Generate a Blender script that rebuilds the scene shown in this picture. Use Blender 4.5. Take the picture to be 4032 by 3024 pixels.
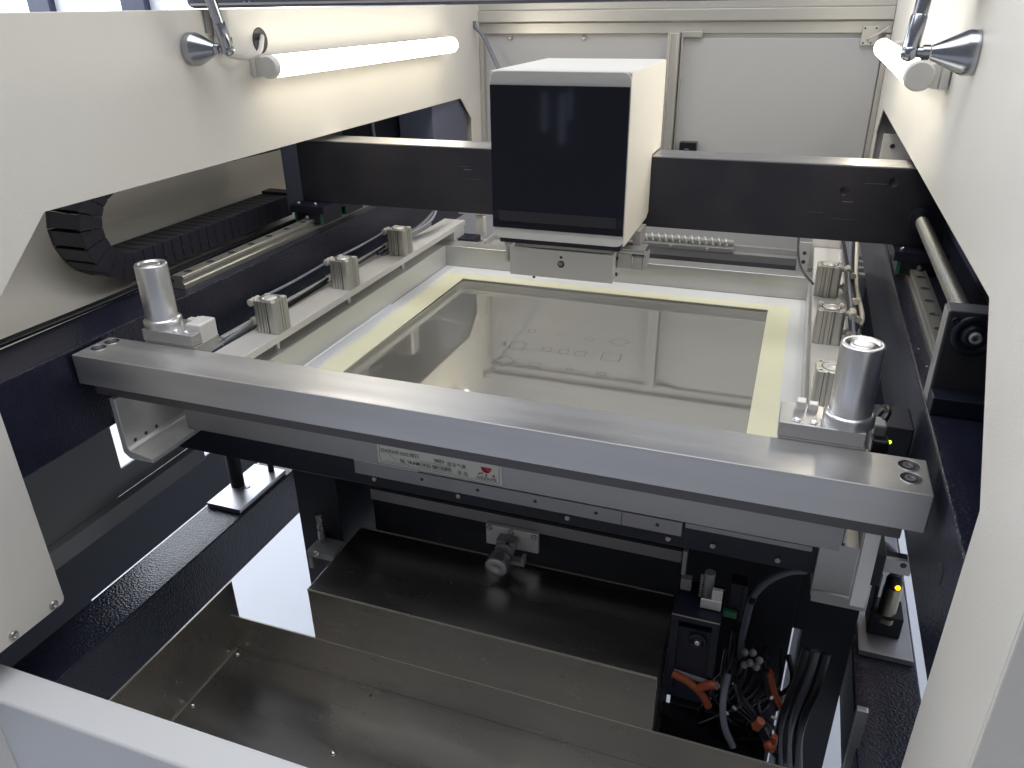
import bpy, bmesh, math, random
from mathutils import Vector, Matrix
random.seed(7)
PI = math.pi
for o in list(bpy.data.objects): bpy.data.objects.remove(o)
sc = bpy.context.scene
COL = sc.collection

# ------------------------------------------------------------------ camera
cam_d = bpy.data.cameras.new('camera'); cam = bpy.data.objects.new('camera', cam_d); COL.objects.link(cam)
cam_d.sensor_width = 36.0; cam_d.lens = 27.22; cam_d.sensor_fit = 'HORIZONTAL'
cam_d.clip_start = 0.01; cam_d.clip_end = 60
cam.matrix_world = Matrix(((0.9413, -0.1371, 0.3085, 0.0), (0.3374, 0.4188, -0.8431, 0.0),
                           (-0.0136, 0.8977, 0.4405, 0.46), (0, 0, 0, 1)))
sc.camera = cam
# ------------------------------------------------------------------ world: pale light of the workshop
w = bpy.data.worlds.new('World'); sc.world = w; w.use_nodes = True
bg = w.node_tree.nodes['Background']; bg.inputs[0].default_value = (0.72, 0.75, 0.84, 1); bg.inputs[1].default_value = 0.17
sc.view_settings.view_transform = 'Standard'; sc.view_settings.look = 'None'
sc.view_settings.exposure = 0.58; sc.view_settings.gamma = 1
sc.render.resolution_x = 1024; sc.render.resolution_y = 768

def area(name, loc, target, sx, sy, power, col):
    d = bpy.data.lights.new(name, 'AREA'); d.shape = 'RECTANGLE'; d.size = sx; d.size_y = sy; d.energy = power; d.color = col
    o = bpy.data.objects.new(name, d); COL.objects.link(o); o.location = loc
    o.rotation_euler = (Vector(target) - Vector(loc)).to_track_quat('-Z', 'Y').to_euler()
    return o
area('ceiling_light', (-0.30, 0.45, 2.2), (-0.3, 0.50, 0.0), 2.4, 1.5, 29, (0.95, 0.96, 1.0))

# ------------------------------------------------------------------ materials
def mat(name, base, rough=0.5, metal=0.0, noise=0.0, nscale=30, bump=0.0, bscale=200, rvar=0.0, stretch=None, coat=0.0, emit=None, estr=0, dirt=None, dscale=6, anis=0, spec=0.5, bdist=0.0005):
    m = bpy.data.materials.new(name); m.use_nodes = True
    N = m.node_tree.nodes; L = m.node_tree.links; b = N['Principled BSDF']
    b.inputs['Base Color'].default_value = (*base, 1); b.inputs['Roughness'].default_value = rough; b.inputs['Metallic'].default_value = metal
    b.inputs['Specular IOR Level'].default_value = spec
    if coat: b.inputs['Coat Weight'].default_value = coat; b.inputs['Coat Roughness'].default_value = 0.08
    if anis: b.inputs['Anisotropic'].default_value = anis
    tc = N.new('ShaderNodeTexCoord'); mp = N.new('ShaderNodeMapping'); L.new(tc.outputs['Object'], mp.inputs[0])
    if stretch: mp.inputs['Scale'].default_value = stretch
    def nz(scale, detail=4, plain=False):
        n = N.new('ShaderNodeTexNoise'); n.inputs['Scale'].default_value = scale; n.inputs['Detail'].default_value = detail
        L.new((tc.outputs['Object'] if plain else mp.outputs[0]), n.inputs['Vector']); return n
    col = None
    if noise:
        n = nz(nscale); mx = N.new('ShaderNodeMix'); mx.data_type = 'RGBA'
        mx.inputs[6].default_value = (*[c * (1 - noise) for c in base], 1); mx.inputs[7].default_value = (*[min(1, c * (1 + noise)) for c in base], 1)
        L.new(n.outputs[0], mx.inputs[0]); col = mx.outputs[2]
    if dirt:
        n = nz(dscale, 3, True); rp = N.new('ShaderNodeValToRGB'); rp.color_ramp.elements[0].position = 0.45; rp.color_ramp.elements[1].position = 0.72
        L.new(n.outputs[0], rp.inputs[0]); mx = N.new('ShaderNodeMix'); mx.data_type = 'RGBA'
        if col: L.new(col, mx.inputs[6])
        else: mx.inputs[6].default_value = (*base, 1)
        mx.inputs[7].default_value = (*dirt, 1); L.new(rp.outputs[0], mx.inputs[0]); col = mx.outputs[2]
    if col: L.new(col, b.inputs['Base Color'])
    if rvar:
        n = nz(nscale * 0.6, 5); mr = N.new('ShaderNodeMapRange'); mr.inputs[1].default_value = 0.3; mr.inputs[2].default_value = 0.7
        mr.inputs[3].default_value = max(0.02, rough - rvar); mr.inputs[4].default_value = rough + rvar
        L.new(n.outputs[0], mr.inputs[0]); L.new(mr.outputs[0], b.inputs['Roughness'])
    if bump:
        n = nz(bscale, 3); bp = N.new('ShaderNodeBump'); bp.inputs['Strength'].default_value = bump; bp.inputs['Distance'].default_value = bdist
        L.new(n.outputs[0], bp.inputs['Height']); L.new(bp.outputs[0], b.inputs['Normal'])
    if emit:
        b.inputs['Emission Color'].default_value = (*emit, 1); b.inputs['Emission Strength'].default_value = estr
    return m
M = {}
M['cream'] = mat('cream_powder_coat', (0.78, 0.745, 0.67), 0.40, noise=0.03, nscale=8, bump=0.5, bscale=700, bdist=0.0005)
M['sill'] = mat('pale_grey_paint', (0.74, 0.75, 0.76), 0.4, noise=0.02, nscale=10, bump=0.2, bscale=900, bdist=0.0002)
M['back'] = mat('pale_panel_paint', (0.46, 0.455, 0.455), 0.45, noise=0.03, nscale=5)
M['alu_ext'] = mat('extruded_aluminium', (0.54, 0.53, 0.50), 0.38, 0.6, noise=0.04, nscale=12)
M['alu'] = mat('brushed_aluminium_along_x', (0.53, 0.525, 0.52), 0.42, 0.9, noise=0.10, nscale=60, rvar=0.08, stretch=(0.04, 1, 1), bump=0.12, bscale=500)
M['alu_y'] = mat('brushed_aluminium_along_y', (0.66, 0.655, 0.64), 0.42, 0.6, noise=0.08, nscale=60, rvar=0.06, stretch=(1, 0.04, 1), bump=0.1, bscale=500)
M['alu_z'] = mat('turned_aluminium', (0.76, 0.76, 0.77), 0.33, 0.95, noise=0.05, nscale=200, rvar=0.05, stretch=(1, 1, 20))
M['anod'] = mat('satin_anodised_plate', (0.74, 0.72, 0.69), 0.42, 0.35, noise=0.03, nscale=20)
M['anod_cyl'] = mat('clear_anodised_extrusion', (0.56, 0.55, 0.50), 0.34, 0.75, noise=0.10, nscale=120, stretch=(1, 1, 0.03), rvar=0.06)
M['groove'] = mat('dark_groove', (0.05, 0.05, 0.055), 0.5, 0.3)
M['black'] = mat('black_hammered_paint', (0.013, 0.0145, 0.029), 0.24, noise=0.2, nscale=40, bump=0.8, bscale=330, bdist=0.0011)
M['blackm'] = mat('matt_black_steel', (0.008, 0.010, 0.022), 0.42, noise=0.2, nscale=20)
M['blackdeep'] = mat('black_shop_primer', (0.004, 0.005, 0.011), 0.6)
M['gantry'] = mat('blackened_steel', (0.038, 0.038, 0.050), 0.42, 0.55, noise=0.35, nscale=25, rvar=0.08, stretch=(0.06, 1, 1), bump=0.1, bscale=300, dirt=(0.06, 0.055, 0.06), dscale=9)
M['darkbar'] = mat('shaded_dull_steel', (0.13, 0.125, 0.13), 0.5, 0.4, noise=0.1, nscale=30)  # the shade under the front beam is put into this colour
M['dull'] = mat('dull_aluminium', (0.34, 0.335, 0.35), 0.45, 0.7, noise=0.1, nscale=40)
M['railsteel'] = mat('ground_rail_steel', (0.50, 0.485, 0.44), 0.30, 0.75, noise=0.1, nscale=90, stretch=(1, 0.03, 1))
M['frontbar'] = mat('shaded_frame_aluminium', (0.38, 0.375, 0.375), 0.45, 0.8, noise=0.08, nscale=60, stretch=(0.04, 1, 1))  # darker copy of the frame aluminium, front-face shade put into the colour
M['charcoal'] = mat('charcoal_casting', (0.030, 0.030, 0.036), 0.45, noise=0.2, nscale=30, bump=0.2, bscale=300)
M['steel'] = mat('ground_steel', (0.55, 0.54, 0.52), 0.27, 1.0, noise=0.1, nscale=90, stretch=(1, 0.03, 1), rvar=0.06)
M['steelx'] = mat('ground_steel_top', (0.50, 0.49, 0.48), 0.34, 1.0, noise=0.12, nscale=90, stretch=(0.03, 1, 1), rvar=0.06)
M['chrome'] = mat('polished_chrome', (0.40, 0.41, 0.44), 0.22, 1.0)
M['glass'] = mat('smoked_acrylic', (0.004, 0.005, 0.014), 0.045, coat=0.3, spec=0.35)
M['inox'] = mat('dark_reflecting_stainless', (0.45, 0.43, 0.40), 0.28, 1.0, noise=0.10, nscale=30, rvar=0.05, stretch=(0.3, 1, 1), dirt=(0.37, 0.355, 0.33), dscale=4)
M['inoxedge'] = mat('lit_stainless_edge', (0.62, 0.58, 0.50), 0.35, 0.9)  # lighter copy of the stainless, lit edge lines put into the colour
M['foil'] = mat('stencil_foil', (0.50, 0.50, 0.45), 0.13, 1.0, noise=0.04, nscale=14, rvar=0.03, bump=0.04, bscale=9, bdist=0.004)
def foil():
    m = mat('stencil_foil_mirror', (0.58, 0.58, 0.53), 0.36, 1.0, noise=0.05, nscale=14)
    N = m.node_tree.nodes; L = m.node_tree.links; b = N['Principled BSDF']; out = N['Material Output']
    g = N.new('ShaderNodeBsdfGlossy'); g.inputs['Color'].default_value = (0.72, 0.72, 0.69, 1); g.inputs['Roughness'].default_value = 0.03
    tc = N.new('ShaderNodeTexCoord'); n = N.new('ShaderNodeTexNoise'); n.inputs['Scale'].default_value = 5; n.inputs['Detail'].default_value = 1; L.new(tc.outputs['Object'], n.inputs['Vector'])
    bp = N.new('ShaderNodeBump'); bp.inputs['Strength'].default_value = 0.012; bp.inputs['Distance'].default_value = 0.002; L.new(n.outputs[0], bp.inputs['Height']); L.new(bp.outputs[0], g.inputs['Normal'])
    d = N.new('ShaderNodeBsdfDiffuse'); d.inputs['Color'].default_value = (0.54, 0.54, 0.49, 1)
    m1 = N.new('ShaderNodeMixShader'); m1.inputs[0].default_value = 0.35; L.new(b.outputs[0], m1.inputs[1]); L.new(d.outputs[0], m1.inputs[2])
    m2 = N.new('ShaderNodeMixShader'); m2.inputs[0].default_value = 0.66; L.new(m1.outputs[0], m2.inputs[1]); L.new(g.outputs[0], m2.inputs[2])
    L.new(m2.outputs[0], out.inputs[0]); return m
M['foil'] = foil()
M['mesh'] = mat('polyester_mesh_border', (0.72, 0.73, 0.72), 0.45, 0.0, noise=0.04, nscale=300)
M['glue'] = mat('pale_yellow_glue', (0.80, 0.79, 0.58), 0.42, noise=0.05, nscale=18, bump=0.1, bscale=300)
M['etch'] = mat('etched_aperture', (0.03, 0.03, 0.035), 0.7, 0.0)
M['white'] = mat('white_plastic', (0.72, 0.70, 0.66), 0.38)
M['ivory'] = mat('ivory_fitting_plastic', (0.62, 0.58, 0.48), 0.38)
M['grey'] = mat('grey_plastic', (0.27, 0.27, 0.27), 0.45)
M['hose'] = mat('black_hose', (0.007, 0.007, 0.010), 0.28)
M['darkhose'] = mat('glossy_grey_hose', (0.05, 0.055, 0.07), 0.15, spec=0.8)
M['clearhose'] = mat('clear_hose', (0.22, 0.24, 0.27), 0.15, spec=0.8)
M['whitecable'] = mat('white_cable', (0.6, 0.58, 0.52), 0.4)
M['greycable'] = mat('grey_cable', (0.14, 0.15, 0.18), 0.45)
M['orange'] = mat('orange_cable', (0.26, 0.055, 0.018), 0.4)
M['green'] = mat('green_seal', (0.03, 0.16, 0.08), 0.4)
M['chain'] = mat('energy_chain_plastic', (0.036, 0.036, 0.052), 0.5, noise=0.15, nscale=60)
M['screw'] = mat('zinc_screw', (0.50, 0.48, 0.45), 0.28, 1.0)
M['pad'] = mat('machined_pad', (0.52, 0.52, 0.54), 0.36, 0.8, noise=0.12, nscale=50)
M['label'] = mat('paper_label', (0.62, 0.62, 0.56), 0.5, noise=0.03, nscale=40)
M['ink'] = mat('black_ink', (0.02, 0.02, 0.03), 0.6)
M['red'] = mat('red_ink', (0.55, 0.04, 0.04), 0.6)
M['tube'] = mat('lit_led_tube', (1, 1, 1), 0.4, emit=(1.0, 0.91, 0.73), estr=12)
M['led'] = mat('lit_amber_led', (1, 0.5, 0.05), 0.4, emit=(1.0, 0.26, 0.0), estr=6)
M['ledg'] = mat('lit_green_led', (0.4, 0.8, 0.05), 0.4, emit=(0.5, 0.95, 0.02), estr=3)
M['floor'] = mat('pale_workshop_floor', (0.62, 0.64, 0.70), 0.35, noise=0.03, nscale=2)
M['wall'] = mat('workshop_wall', (0.70, 0.72, 0.76), 0.7)
M['window'] = mat('window_and_fill_glow', (0.9, 0.95, 1), 0.3, emit=(0.88, 0.93, 1.0), estr=2.2)
M['strip'] = mat('added_streak_glow', (0.5, 0.55, 0.7), 0.5, emit=(0.75, 0.82, 1.0), estr=0.13)
M['ceil'] = mat('added_fill_glow', (0.9, 0.9, 0.9), 0.4, emit=(0.90, 0.94, 1.0), estr=2.4)
M['mull'] = mat('dark_window_frame', (0.03, 0.035, 0.07), 0.4)
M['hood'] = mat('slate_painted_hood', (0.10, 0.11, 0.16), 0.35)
M['brass_bright'] = mat('pale_rolled_steel', (0.36, 0.35, 0.31), 0.45, 0.8)
M['brass'] = mat('nickel_plated_brass', (0.36, 0.34, 0.26), 0.28, 1.0)

# ------------------------------------------------------------------ mesh helpers
class MB:
    def __init__(s): s.v = []; s.f = []; s.sm = []
    def add(s, vs, fs, smooth=False):
        n = len(s.v); s.v += [tuple(v) for v in vs]; s.f += [tuple(i + n for i in f) for f in fs]; s.sm += [smooth] * len(fs); return s
    def box(s, x0, x1, y0, y1, z0, z1):
        return s.add([(x0, y0, z0), (x1, y0, z0), (x1, y1, z0), (x0, y1, z0), (x0, y0, z1), (x1, y0, z1), (x1, y1, z1), (x0, y1, z1)],
                     [(0, 3, 2, 1), (4, 5, 6, 7), (0, 1, 5, 4), (1, 2, 6, 5), (2, 3, 7, 6), (3, 0, 4, 7)])
    def prism(s, poly, ax, a, b):
        """poly: 2-D outline in the two other axes (in x,y,z order), extruded along ax from a to b"""
        n = len(poly)
        def P(p, t):
            q = list(p); q.insert('xyz'.index(ax), t); return tuple(q)
        vs = [P(p, a) for p in poly] + [P(p, b) for p in poly]
        fs = [tuple(range(n)), tuple(range(2 * n - 1, n - 1, -1))] + [(i, i + n, (i + 1) % n + n, (i + 1) % n) for i in range(n)]
        return s.add(vs, fs)
    def lathe(s, prof, base, axis=(0, 0, 1), seg=32, cap=True):
        """prof: list of (radius, distance along axis)"""
        A = Vector(axis).normalized(); U = A.orthogonal().normalized(); V = A.cross(U); B = Vector(base)
        vs = []; fs = []
        for r, h in prof:
            for k in range(seg):
                t = 2 * PI * k / seg; vs.append(B + A * h + (U * math.cos(t) + V * math.sin(t)) * r)
        for i in range(len(prof) - 1):
            for k in range(seg):
                a = i * seg + k; b = i * seg + (k + 1) % seg; fs.append((a, b, b + seg, a + seg))
        n = len(s.v); s.add(vs, fs, True)
        if cap:
            s.add([v for v in vs[:seg]], [tuple(range(seg - 1, -1, -1))]); s.add([v for v in vs[-seg:]], [tuple(range(seg))])
        return s
    def cyl(s, base, axis, r, h, seg=24): return s.lathe([(r, 0), (r, h)], base, axis, seg)
    def tube(s, pts, r, seg=10, sub=6, closed=False):
        P = [Vector(p) for p in pts]
        if sub > 1 and len(P) > 2:
            Q = []
            for i in range(len(P) - 1):
                p0 = P[max(i - 1, 0)]; p1 = P[i]; p2 = P[i + 1]; p3 = P[min(i + 2, len(P) - 1)]
                for k in range(sub):
                    t = k / sub
                    Q.append(0.5 * ((2 * p1) + (-p0 + p2) * t + (2 * p0 - 5 * p1 + 4 * p2 - p3) * t * t + (-p0 + 3 * p1 - 3 * p2 + p3) * t ** 3))
            Q.append(P[-1]); P = Q
        vs = []; fs = []; n = len(P); U = None
        for i, p in enumerate(P):
            T = (P[min(i + 1, n - 1)] - P[max(i - 1, 0)]).normalized()
            U = (T.orthogonal() if U is None else (U - T * U.dot(T))).normalized(); V = T.cross(U)
            for k in range(seg):
                t = 2 * PI * k / seg; vs.append(p + (U * math.cos(t) + V * math.sin(t)) * r)
        for i in range(n - 1):
            for k in range(seg):
                a = i * seg + k; b = i * seg + (k + 1) % seg; fs.append((a, b, b + seg, a + seg))
        s.add(vs, fs, True); s.add(vs[:seg], [tuple(range(seg - 1, -1, -1))]); s.add(vs[-seg:], [tuple(range(seg))]); return s
    def mesh(s, name):
        me = bpy.data.meshes.new(name); me.from_pydata(s.v, [], s.f)
        for p, sm in zip(me.polygons, s.sm): p.use_smooth = sm
        bm = bmesh.new(); bm.from_mesh(me); bmesh.ops.recalc_face_normals(bm, faces=bm.faces); bm.to_mesh(me); bm.free()
        me.update(); return me
def part(name, mb, m, parent=None, bevel=0.0, seg=2, loc=None):
    me = mb.mesh(name) if isinstance(mb, MB) else mb
    o = bpy.data.objects.new(name, me); COL.objects.link(o)
    if not me.materials: me.materials.append(M[m] if isinstance(m, str) else m)
    if parent: o.parent = parent
    if loc: o.location = loc
    if bevel:
        b = o.modifiers.new('bevel', 'BEVEL'); b.width = bevel; b.segments = seg; b.limit_method = 'ANGLE'; b.angle_limit = 0.6; b.harden_normals = False
    return o
def tag(o, label, cat, group=None):
    o['label'] = label; o['category'] = cat
    if group: o['group'] = group
    return o
def thing(name, label, cat, loc=(0, 0, 0), group=None):
    o = bpy.data.objects.new(name, None); COL.objects.link(o); o.location = loc; o.empty_display_size = 0.02
    return tag(o, label, cat, group)
def struct(name, mb, m, **k):
    o = part(name, mb, m, **k); o['kind'] = 'structure'; return o
def copy_tree(o, parent=None, dx=(0, 0, 0)):
    c = o.copy(); COL.objects.link(c); c.parent = parent
    if parent is None: c.location = Vector(o.location) + Vector(dx)
    for ch in list(o.children): copy_tree(ch, c)
    return c
def B(x0, x1, y0, y1, z0, z1): return MB().box(x0, x1, y0, y1, z0, z1)
def socket_screw(parent, p, axis, r=0.004, name='screw', m='screw', h=0.0025):
    mb = MB().lathe([(r, 0), (r, h * 0.7), (r * 0.85, h), (r * 0.5, h), (r * 0.45, h * 0.3), (0.0002, h * 0.3)], p, axis, 18)
    return part(name, mb, m, parent)
def counterbore(parent, p, axis, r, depth, name='counterbore', rim='alu_z'):
    """a recessed screw hole: dark sunk cup with a socket screw at the bottom and a thin bright rim"""
    A = Vector(axis)
    mb = MB().lathe([(r, 0.0004), (r * 0.9, 0.0005), (r * 0.88, 0.0001), (0.0002, 0.00012)], p, axis, 28, cap=False)
    o = part(name, mb, 'groove', parent)
    part('screw_head', MB().lathe([(r * 0.55, 0.0002), (r * 0.55, 0.0007), (r * 0.3, 0.0007), (r * 0.28, 0.0004), (0.0001, 0.0004)], p, axis, 20, cap=False), 'darkbar', o)
    part('rim', MB().lathe([(r * 1.03, 0.0001), (r * 1.02, 0.0005), (r * 0.98, 0.0005), (r * 0.97, 0.0002)], p, axis, 28, cap=False), rim, o)
    return o

# ------------------------------------------------------------------ the room
struct('floor', B(-6, 6, -3, 6, -0.93, -0.90), 'floor')
wl = struct('workshop_wall', B(-6, 6, 4.2, 4.3, -0.9, 3.0), 'wall')
wt = thing('window_wall', 'bright daylight windows between dark uprights, seen above the left side panel, plus unseen panes added for light', 'window')
for a, b in [(-6.0, -4.61), (-4.35, -3.88), (-3.63, -2.7)]:
    part('window_or_fill_pane', B(a, b, 4.10, 4.12, 0.1, 2.4), 'window', wt)
for a, b in [(-4.61, -4.44), (-3.88, -3.71)]:
    part('upright', B(a, b, 4.0, 4.1, -0.9, 2.4), 'mull', wt)
for a, b in [(-4.44, -4.35), (-3.71, -3.63)]:
    part('window_frame', B(a, b, 4.05, 4.1, 0.0, 2.4), 'sill', wt)
for k in range(4):
    part('window_or_fill_pane', B(-6.0, -5.98, -2.4 + 1.55 * k, -1.0 + 1.55 * k, -0.4, 2.4), 'window', wt)  # unseen glowing panes added to light the floor and slots

dw = thing('streak_strips', 'pale door added unseen behind the viewer to put faint streaks in the black head', 'glowstrips')
for x0, x1, z0, z1 in ((-1.556, -1.525, -0.27, -0.035), (-1.445, -1.405, -0.34, -0.04), (-1.385, -1.363, -0.19, -0.01)): part('streak_strip', B(x0, x1, -3.04, -3.0, z0, z1), 'strip', dw)  # glowing strips added so the acrylic reflects faint streaks
cl_ = thing('added_fill_panels', 'unseen glowing panels added beyond the machine sides for glare and fill light', 'lamp')
for x0, x1 in ((-5.2, -2.6), (2.2, 4.4)):
    part('fill_panel', B(x0, x1, 1.2, 5.2, 2.75, 2.78), 'ceil', cl_)  # glowing panels added to throw glare and light on the lower parts

# ------------------------------------------------------------------ side panels (cream sheet with a large hexagonal opening)
XL, XR = -0.7147, 0.1347
prof = [(0.359, -0.142), (0.467, -0.142), (0.467, 0.176), (0.577, 0.2765), (1.655, 0.2760), (1.712, 0.226), (1.712, 0.125), (1.775, 0.125), (1.775, 0.4592), (0.359, 0.4592)]
def rounded(poly, idx, r, n=5):
    out = []
    for i, p in enumerate(poly):
        if i in idx:
            P = Vector(p); A = (Vector(poly[i - 1]) - P).normalized(); Bv = (Vector(poly[(i + 1) % len(poly)]) - P).normalized()
            a = P + A * r; b = P + Bv * r
            for k in range(n + 1):
                t = k / n; out.append(tuple((a * (1 - t) ** 2 + P * 2 * t * (1 - t) + b * t * t)))
        else: out.append(tuple(p))
    return out
profL = rounded(prof, [1], 0.008)
lp = thing('side_panel', 'cream left side panel with a six-sided opening, two screws at its lower corner', 'panel', group='cream side panels of the machine')
part('panel_sheet', MB().prism(profL, 'x', XL - 0.0025, XL), 'cream', lp, 0.0006)
part('front_flange', B(XL - 0.09, XL - 0.0025, 0.357, 0.3595, -0.9, 0.4592), 'cream', lp, 0.0008)
part('top_flange', B(XL - 0.035, XL - 0.0026, 0.359, 1.775, 0.4565, 0.4594), 'cream', lp)
for y, z in ((0.4526, -0.1346), (0.4022, -0.1336)): socket_screw(lp, (XL, y, z), (1, 0, 0), 0.0052, h=0.003)
# cable grommet hole
part('cable_hole', MB().lathe([(0.0165, 0.0003), (0.0155, 0.0012), (0.0145, 0.0005), (0.0002, 0.0004)], (XL, 0.972, 0.420), (1, 0, 0), 28), 'groove', lp)
rp = thing('side_panel', 'cream side panel on the right with a pointed opening, folded outward at its front edge', 'panel', group='cream side panels of the machine')
profR = [(y, z if z > -0.1 else -0.25) for y, z in prof]
part('panel_sheet', MB().prism(profR, 'x', XR, XR + 0.0025), 'cream', rp, 0.0006)
part('front_flange', B(XR + 0.0005, XR + 0.16, 0.357, 0.3595, -0.9, 0.4592), 'cream', rp, 0.001)
part('top_flange', B(XR + 0.0026, XR + 0.035, 0.359, 1.775, 0.4565, 0.4594), 'cream', rp)

# ------------------------------------------------------------------ back panel of the housing
YB = 1.78
bp = thing('rear_wall', 'pale rear wall of the housing with an aluminium top rail and upright', 'panel')
part('sheet', B(-0.80, 0.22, YB + 0.003, YB + 0.006, -0.3, 0.52), 'back', bp)
part('top_rail', MB().prism([(YB + 0.003, 0.52), (YB - 0.006, 0.52), (YB - 0.006, 0.449), (YB - 0.004, 0.447), (YB - 0.012, 0.446), (YB - 0.012, 0.425), (YB - 0.008, 0.4225), (YB - 0.002, 0.4225), (YB + 0.003, 0.4225)], 'x', XL - 0.01, XR - 0.001), 'alu_ext', bp, 0.0006)
part('lower_rail', MB().prism([(YB + 0.003, 0.4215), (YB - 0.003, 0.4215), (YB - 0.003, 0.401), (YB + 0.001, 0.3995), (YB + 0.003, 0.3995)], 'x', XL + 0.0005, XR - 0.001), 'alu_ext', bp, 0.0005)
part('corner_angle', B(XL + 0.0005, XL + 0.010, YB - 0.010, YB + 0.001, 0.10, 0.398), 'alu_ext', bp, 0.0008)
part('corner_angle', B(XR - 0.010, XR - 0.0008, YB - 0.010, YB + 0.001, 0.10, 0.398), 'alu_ext', bp, 0.0008)
for k in range(5): socket_screw(bp, (XL + 0.0052, YB - 0.010, 0.38 - 0.055 * k), (0, -1, 0), 0.0022, h=0.001)
for x in (-0.643, -0.473): socket_screw(bp, (x, YB + 0.003, 0.3935), (0, -1, 0), 0.0058, h=0.003)
part('upright', MB().prism([(-0.2872, 1.748), (-0.2872, 1.779), (-0.2640, 1.779), (-0.2640, 1.748), (-0.2690, 1.748), (-0.2690, 1.752), (-0.2825, 1.752), (-0.2825, 1.748)], 'z', 0.06, 0.402), 'alu_ext', bp, 0.0006)
part('door_sheet', B(-0.2625, XR - 0.012, 1.776, 1.7795, 0.10, 0.3915), 'back', bp, 0.001)
part('door_bracket', MB().box(-0.2620, -0.2210, 1.768, 1.7755, 0.3935, 0.4045).box(-0.2620, -0.2590, 1.768, 1.7755, 0.10, 0.3935), 'alu_ext', bp, 0.0005)
part('door_latch', MB().box(-0.247, -0.211, 1.752, 1.7755, 0.155, 0.187), 'hose', bp, 0.001)
part('latch_key', B(-0.236, -0.226, 1.7495, 1.752, 0.172, 0.175), 'chrome', bp)
st = part('switch_bracket', MB().box(0.082, 0.112, 1.769, 1.7755, 0.379, 0.413), 'alu_ext', bp, 0.0006)
for x, z in ((0.0865, 0.409), (0.1065, 0.409), (0.0865, 0.383), (0.1, 0.383)): socket_screw(bp, (x, 1.769, z), (0, -1, 0), 0.0018, m='groove', h=0.0006)
tag(part('bracket_cable', MB().tube([(0.0945, 1.766, 0.386), (0.094, 1.762, 0.391), (0.100, 1.762, 0.394), (0.114, 1.762, 0.4015), (0.128, 1.768, 0.412)], 0.0018, 8), 'whitecable'), 'thin pale wire looping from the small bracket into the upper right rear corner', 'cable')
tag(part('cable', MB().tube([(-0.7135, 1.742, 0.427), (-0.709, 1.74, 0.414), (-0.690, 1.735, 0.398), (-0.668, 1.72, 0.368), (-0.640, 1.70, 0.325), (-0.62, 1.65, 0.28)], 0.0042, 10), 'greycable'), 'dark cable dropping from the top left rear corner behind the printing head', 'cable')

# ------------------------------------------------------------------ front sill
sl = thing('front_sill', 'broad pale grey front sill crossing the lower left corner', 'sill')
part('sill_sheet', MB().prism([(0.398, -0.181), (0.398, -0.205), (0.3955, -0.205), (0.3955, -0.1835), (0.3615, -0.1835), (0.3615, -0.95), (0.3590, -0.95), (0.3590, -0.184), (0.3598, -0.182), (0.362, -0.181)], 'x', -0.83, 0.30), 'sill', sl, 0.0014)

# ------------------------------------------------------------------ hood edge overhead
hd = thing('hood', 'slate grey lifted hood edge along the very top of the picture', 'cover')
part('hood_bar', B(-0.735, 0.176, 0.86, 0.90, 0.4604, 0.50), 'hood', hd, 0.008, 4)
part('hood_seam', B(-0.725, 0.166, 0.858, 0.8605, 0.4635, 0.466), 'alu_ext', hd)
for s in (-1, 1): socket_screw(hd, (-0.642 + s * 0.0035, 0.859, 0.4663), (0, -1, 0), 0.0012, h=0.001)

# ------------------------------------------------------------------ lamps
def lamp(x, y0, y1, z, side, label):
    t = thing('lamp_tube', label, 'lamp', (x, y0, z), 'glowing tube lamps on the side panels')
    L = y1 - y0
    part('tube', MB().lathe([(0.0125, 0), (0.0142, 0.002), (0.0142, L - 0.008), (0.011, L - 0.002), (0.006, L)], (0, 0, 0), (0, 1, 0), 28), 'tube', t)
    # rear third of the tube is its opaque white back
    tb = t.children[0]; tb.data.materials.append(M['white'])
    for pl in tb.data.polygons:
        if pl.center.x * side > 0.0020: pl.material_index = 1
    part('end_cap', MB().lathe([(0.0130, -0.010), (0.0150, -0.008), (0.0150, 0.0)], (0, 0, 0), (0, 1, 0), 28), 'white', t)
    part('clip', MB().prism([(0.004 * side, -0.011), (side * 0.0190, -0.0125), (side * 0.0195, 0.0125), (0.004 * side, 0.011)], 'y', -0.007, 0.004), 'white', t, 0.001)
    part('clip_foot', B(min(side * 0.0196, side * 0.0285), max(side * 0.0196, side * 0.0285), -0.008, 0.012, -0.0135, 0.0135), 'white', t, 0.002)
    part('clip_foot', B(min(side * 0.012, side * 0.0285), max(side * 0.012, side * 0.0285), L - 0.06, L - 0.045, -0.012, 0.012), 'white', t, 0.002)
    return t
lamp(-0.6860, 0.950, 1.56, 0.3885, -1, 'long glowing lamp tube on the left cream panel')
lamp(0.1050, 0.950, 1.50, 0.3880, 1, 'glowing lamp tube on the right panel, seen nearly end-on')

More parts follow.
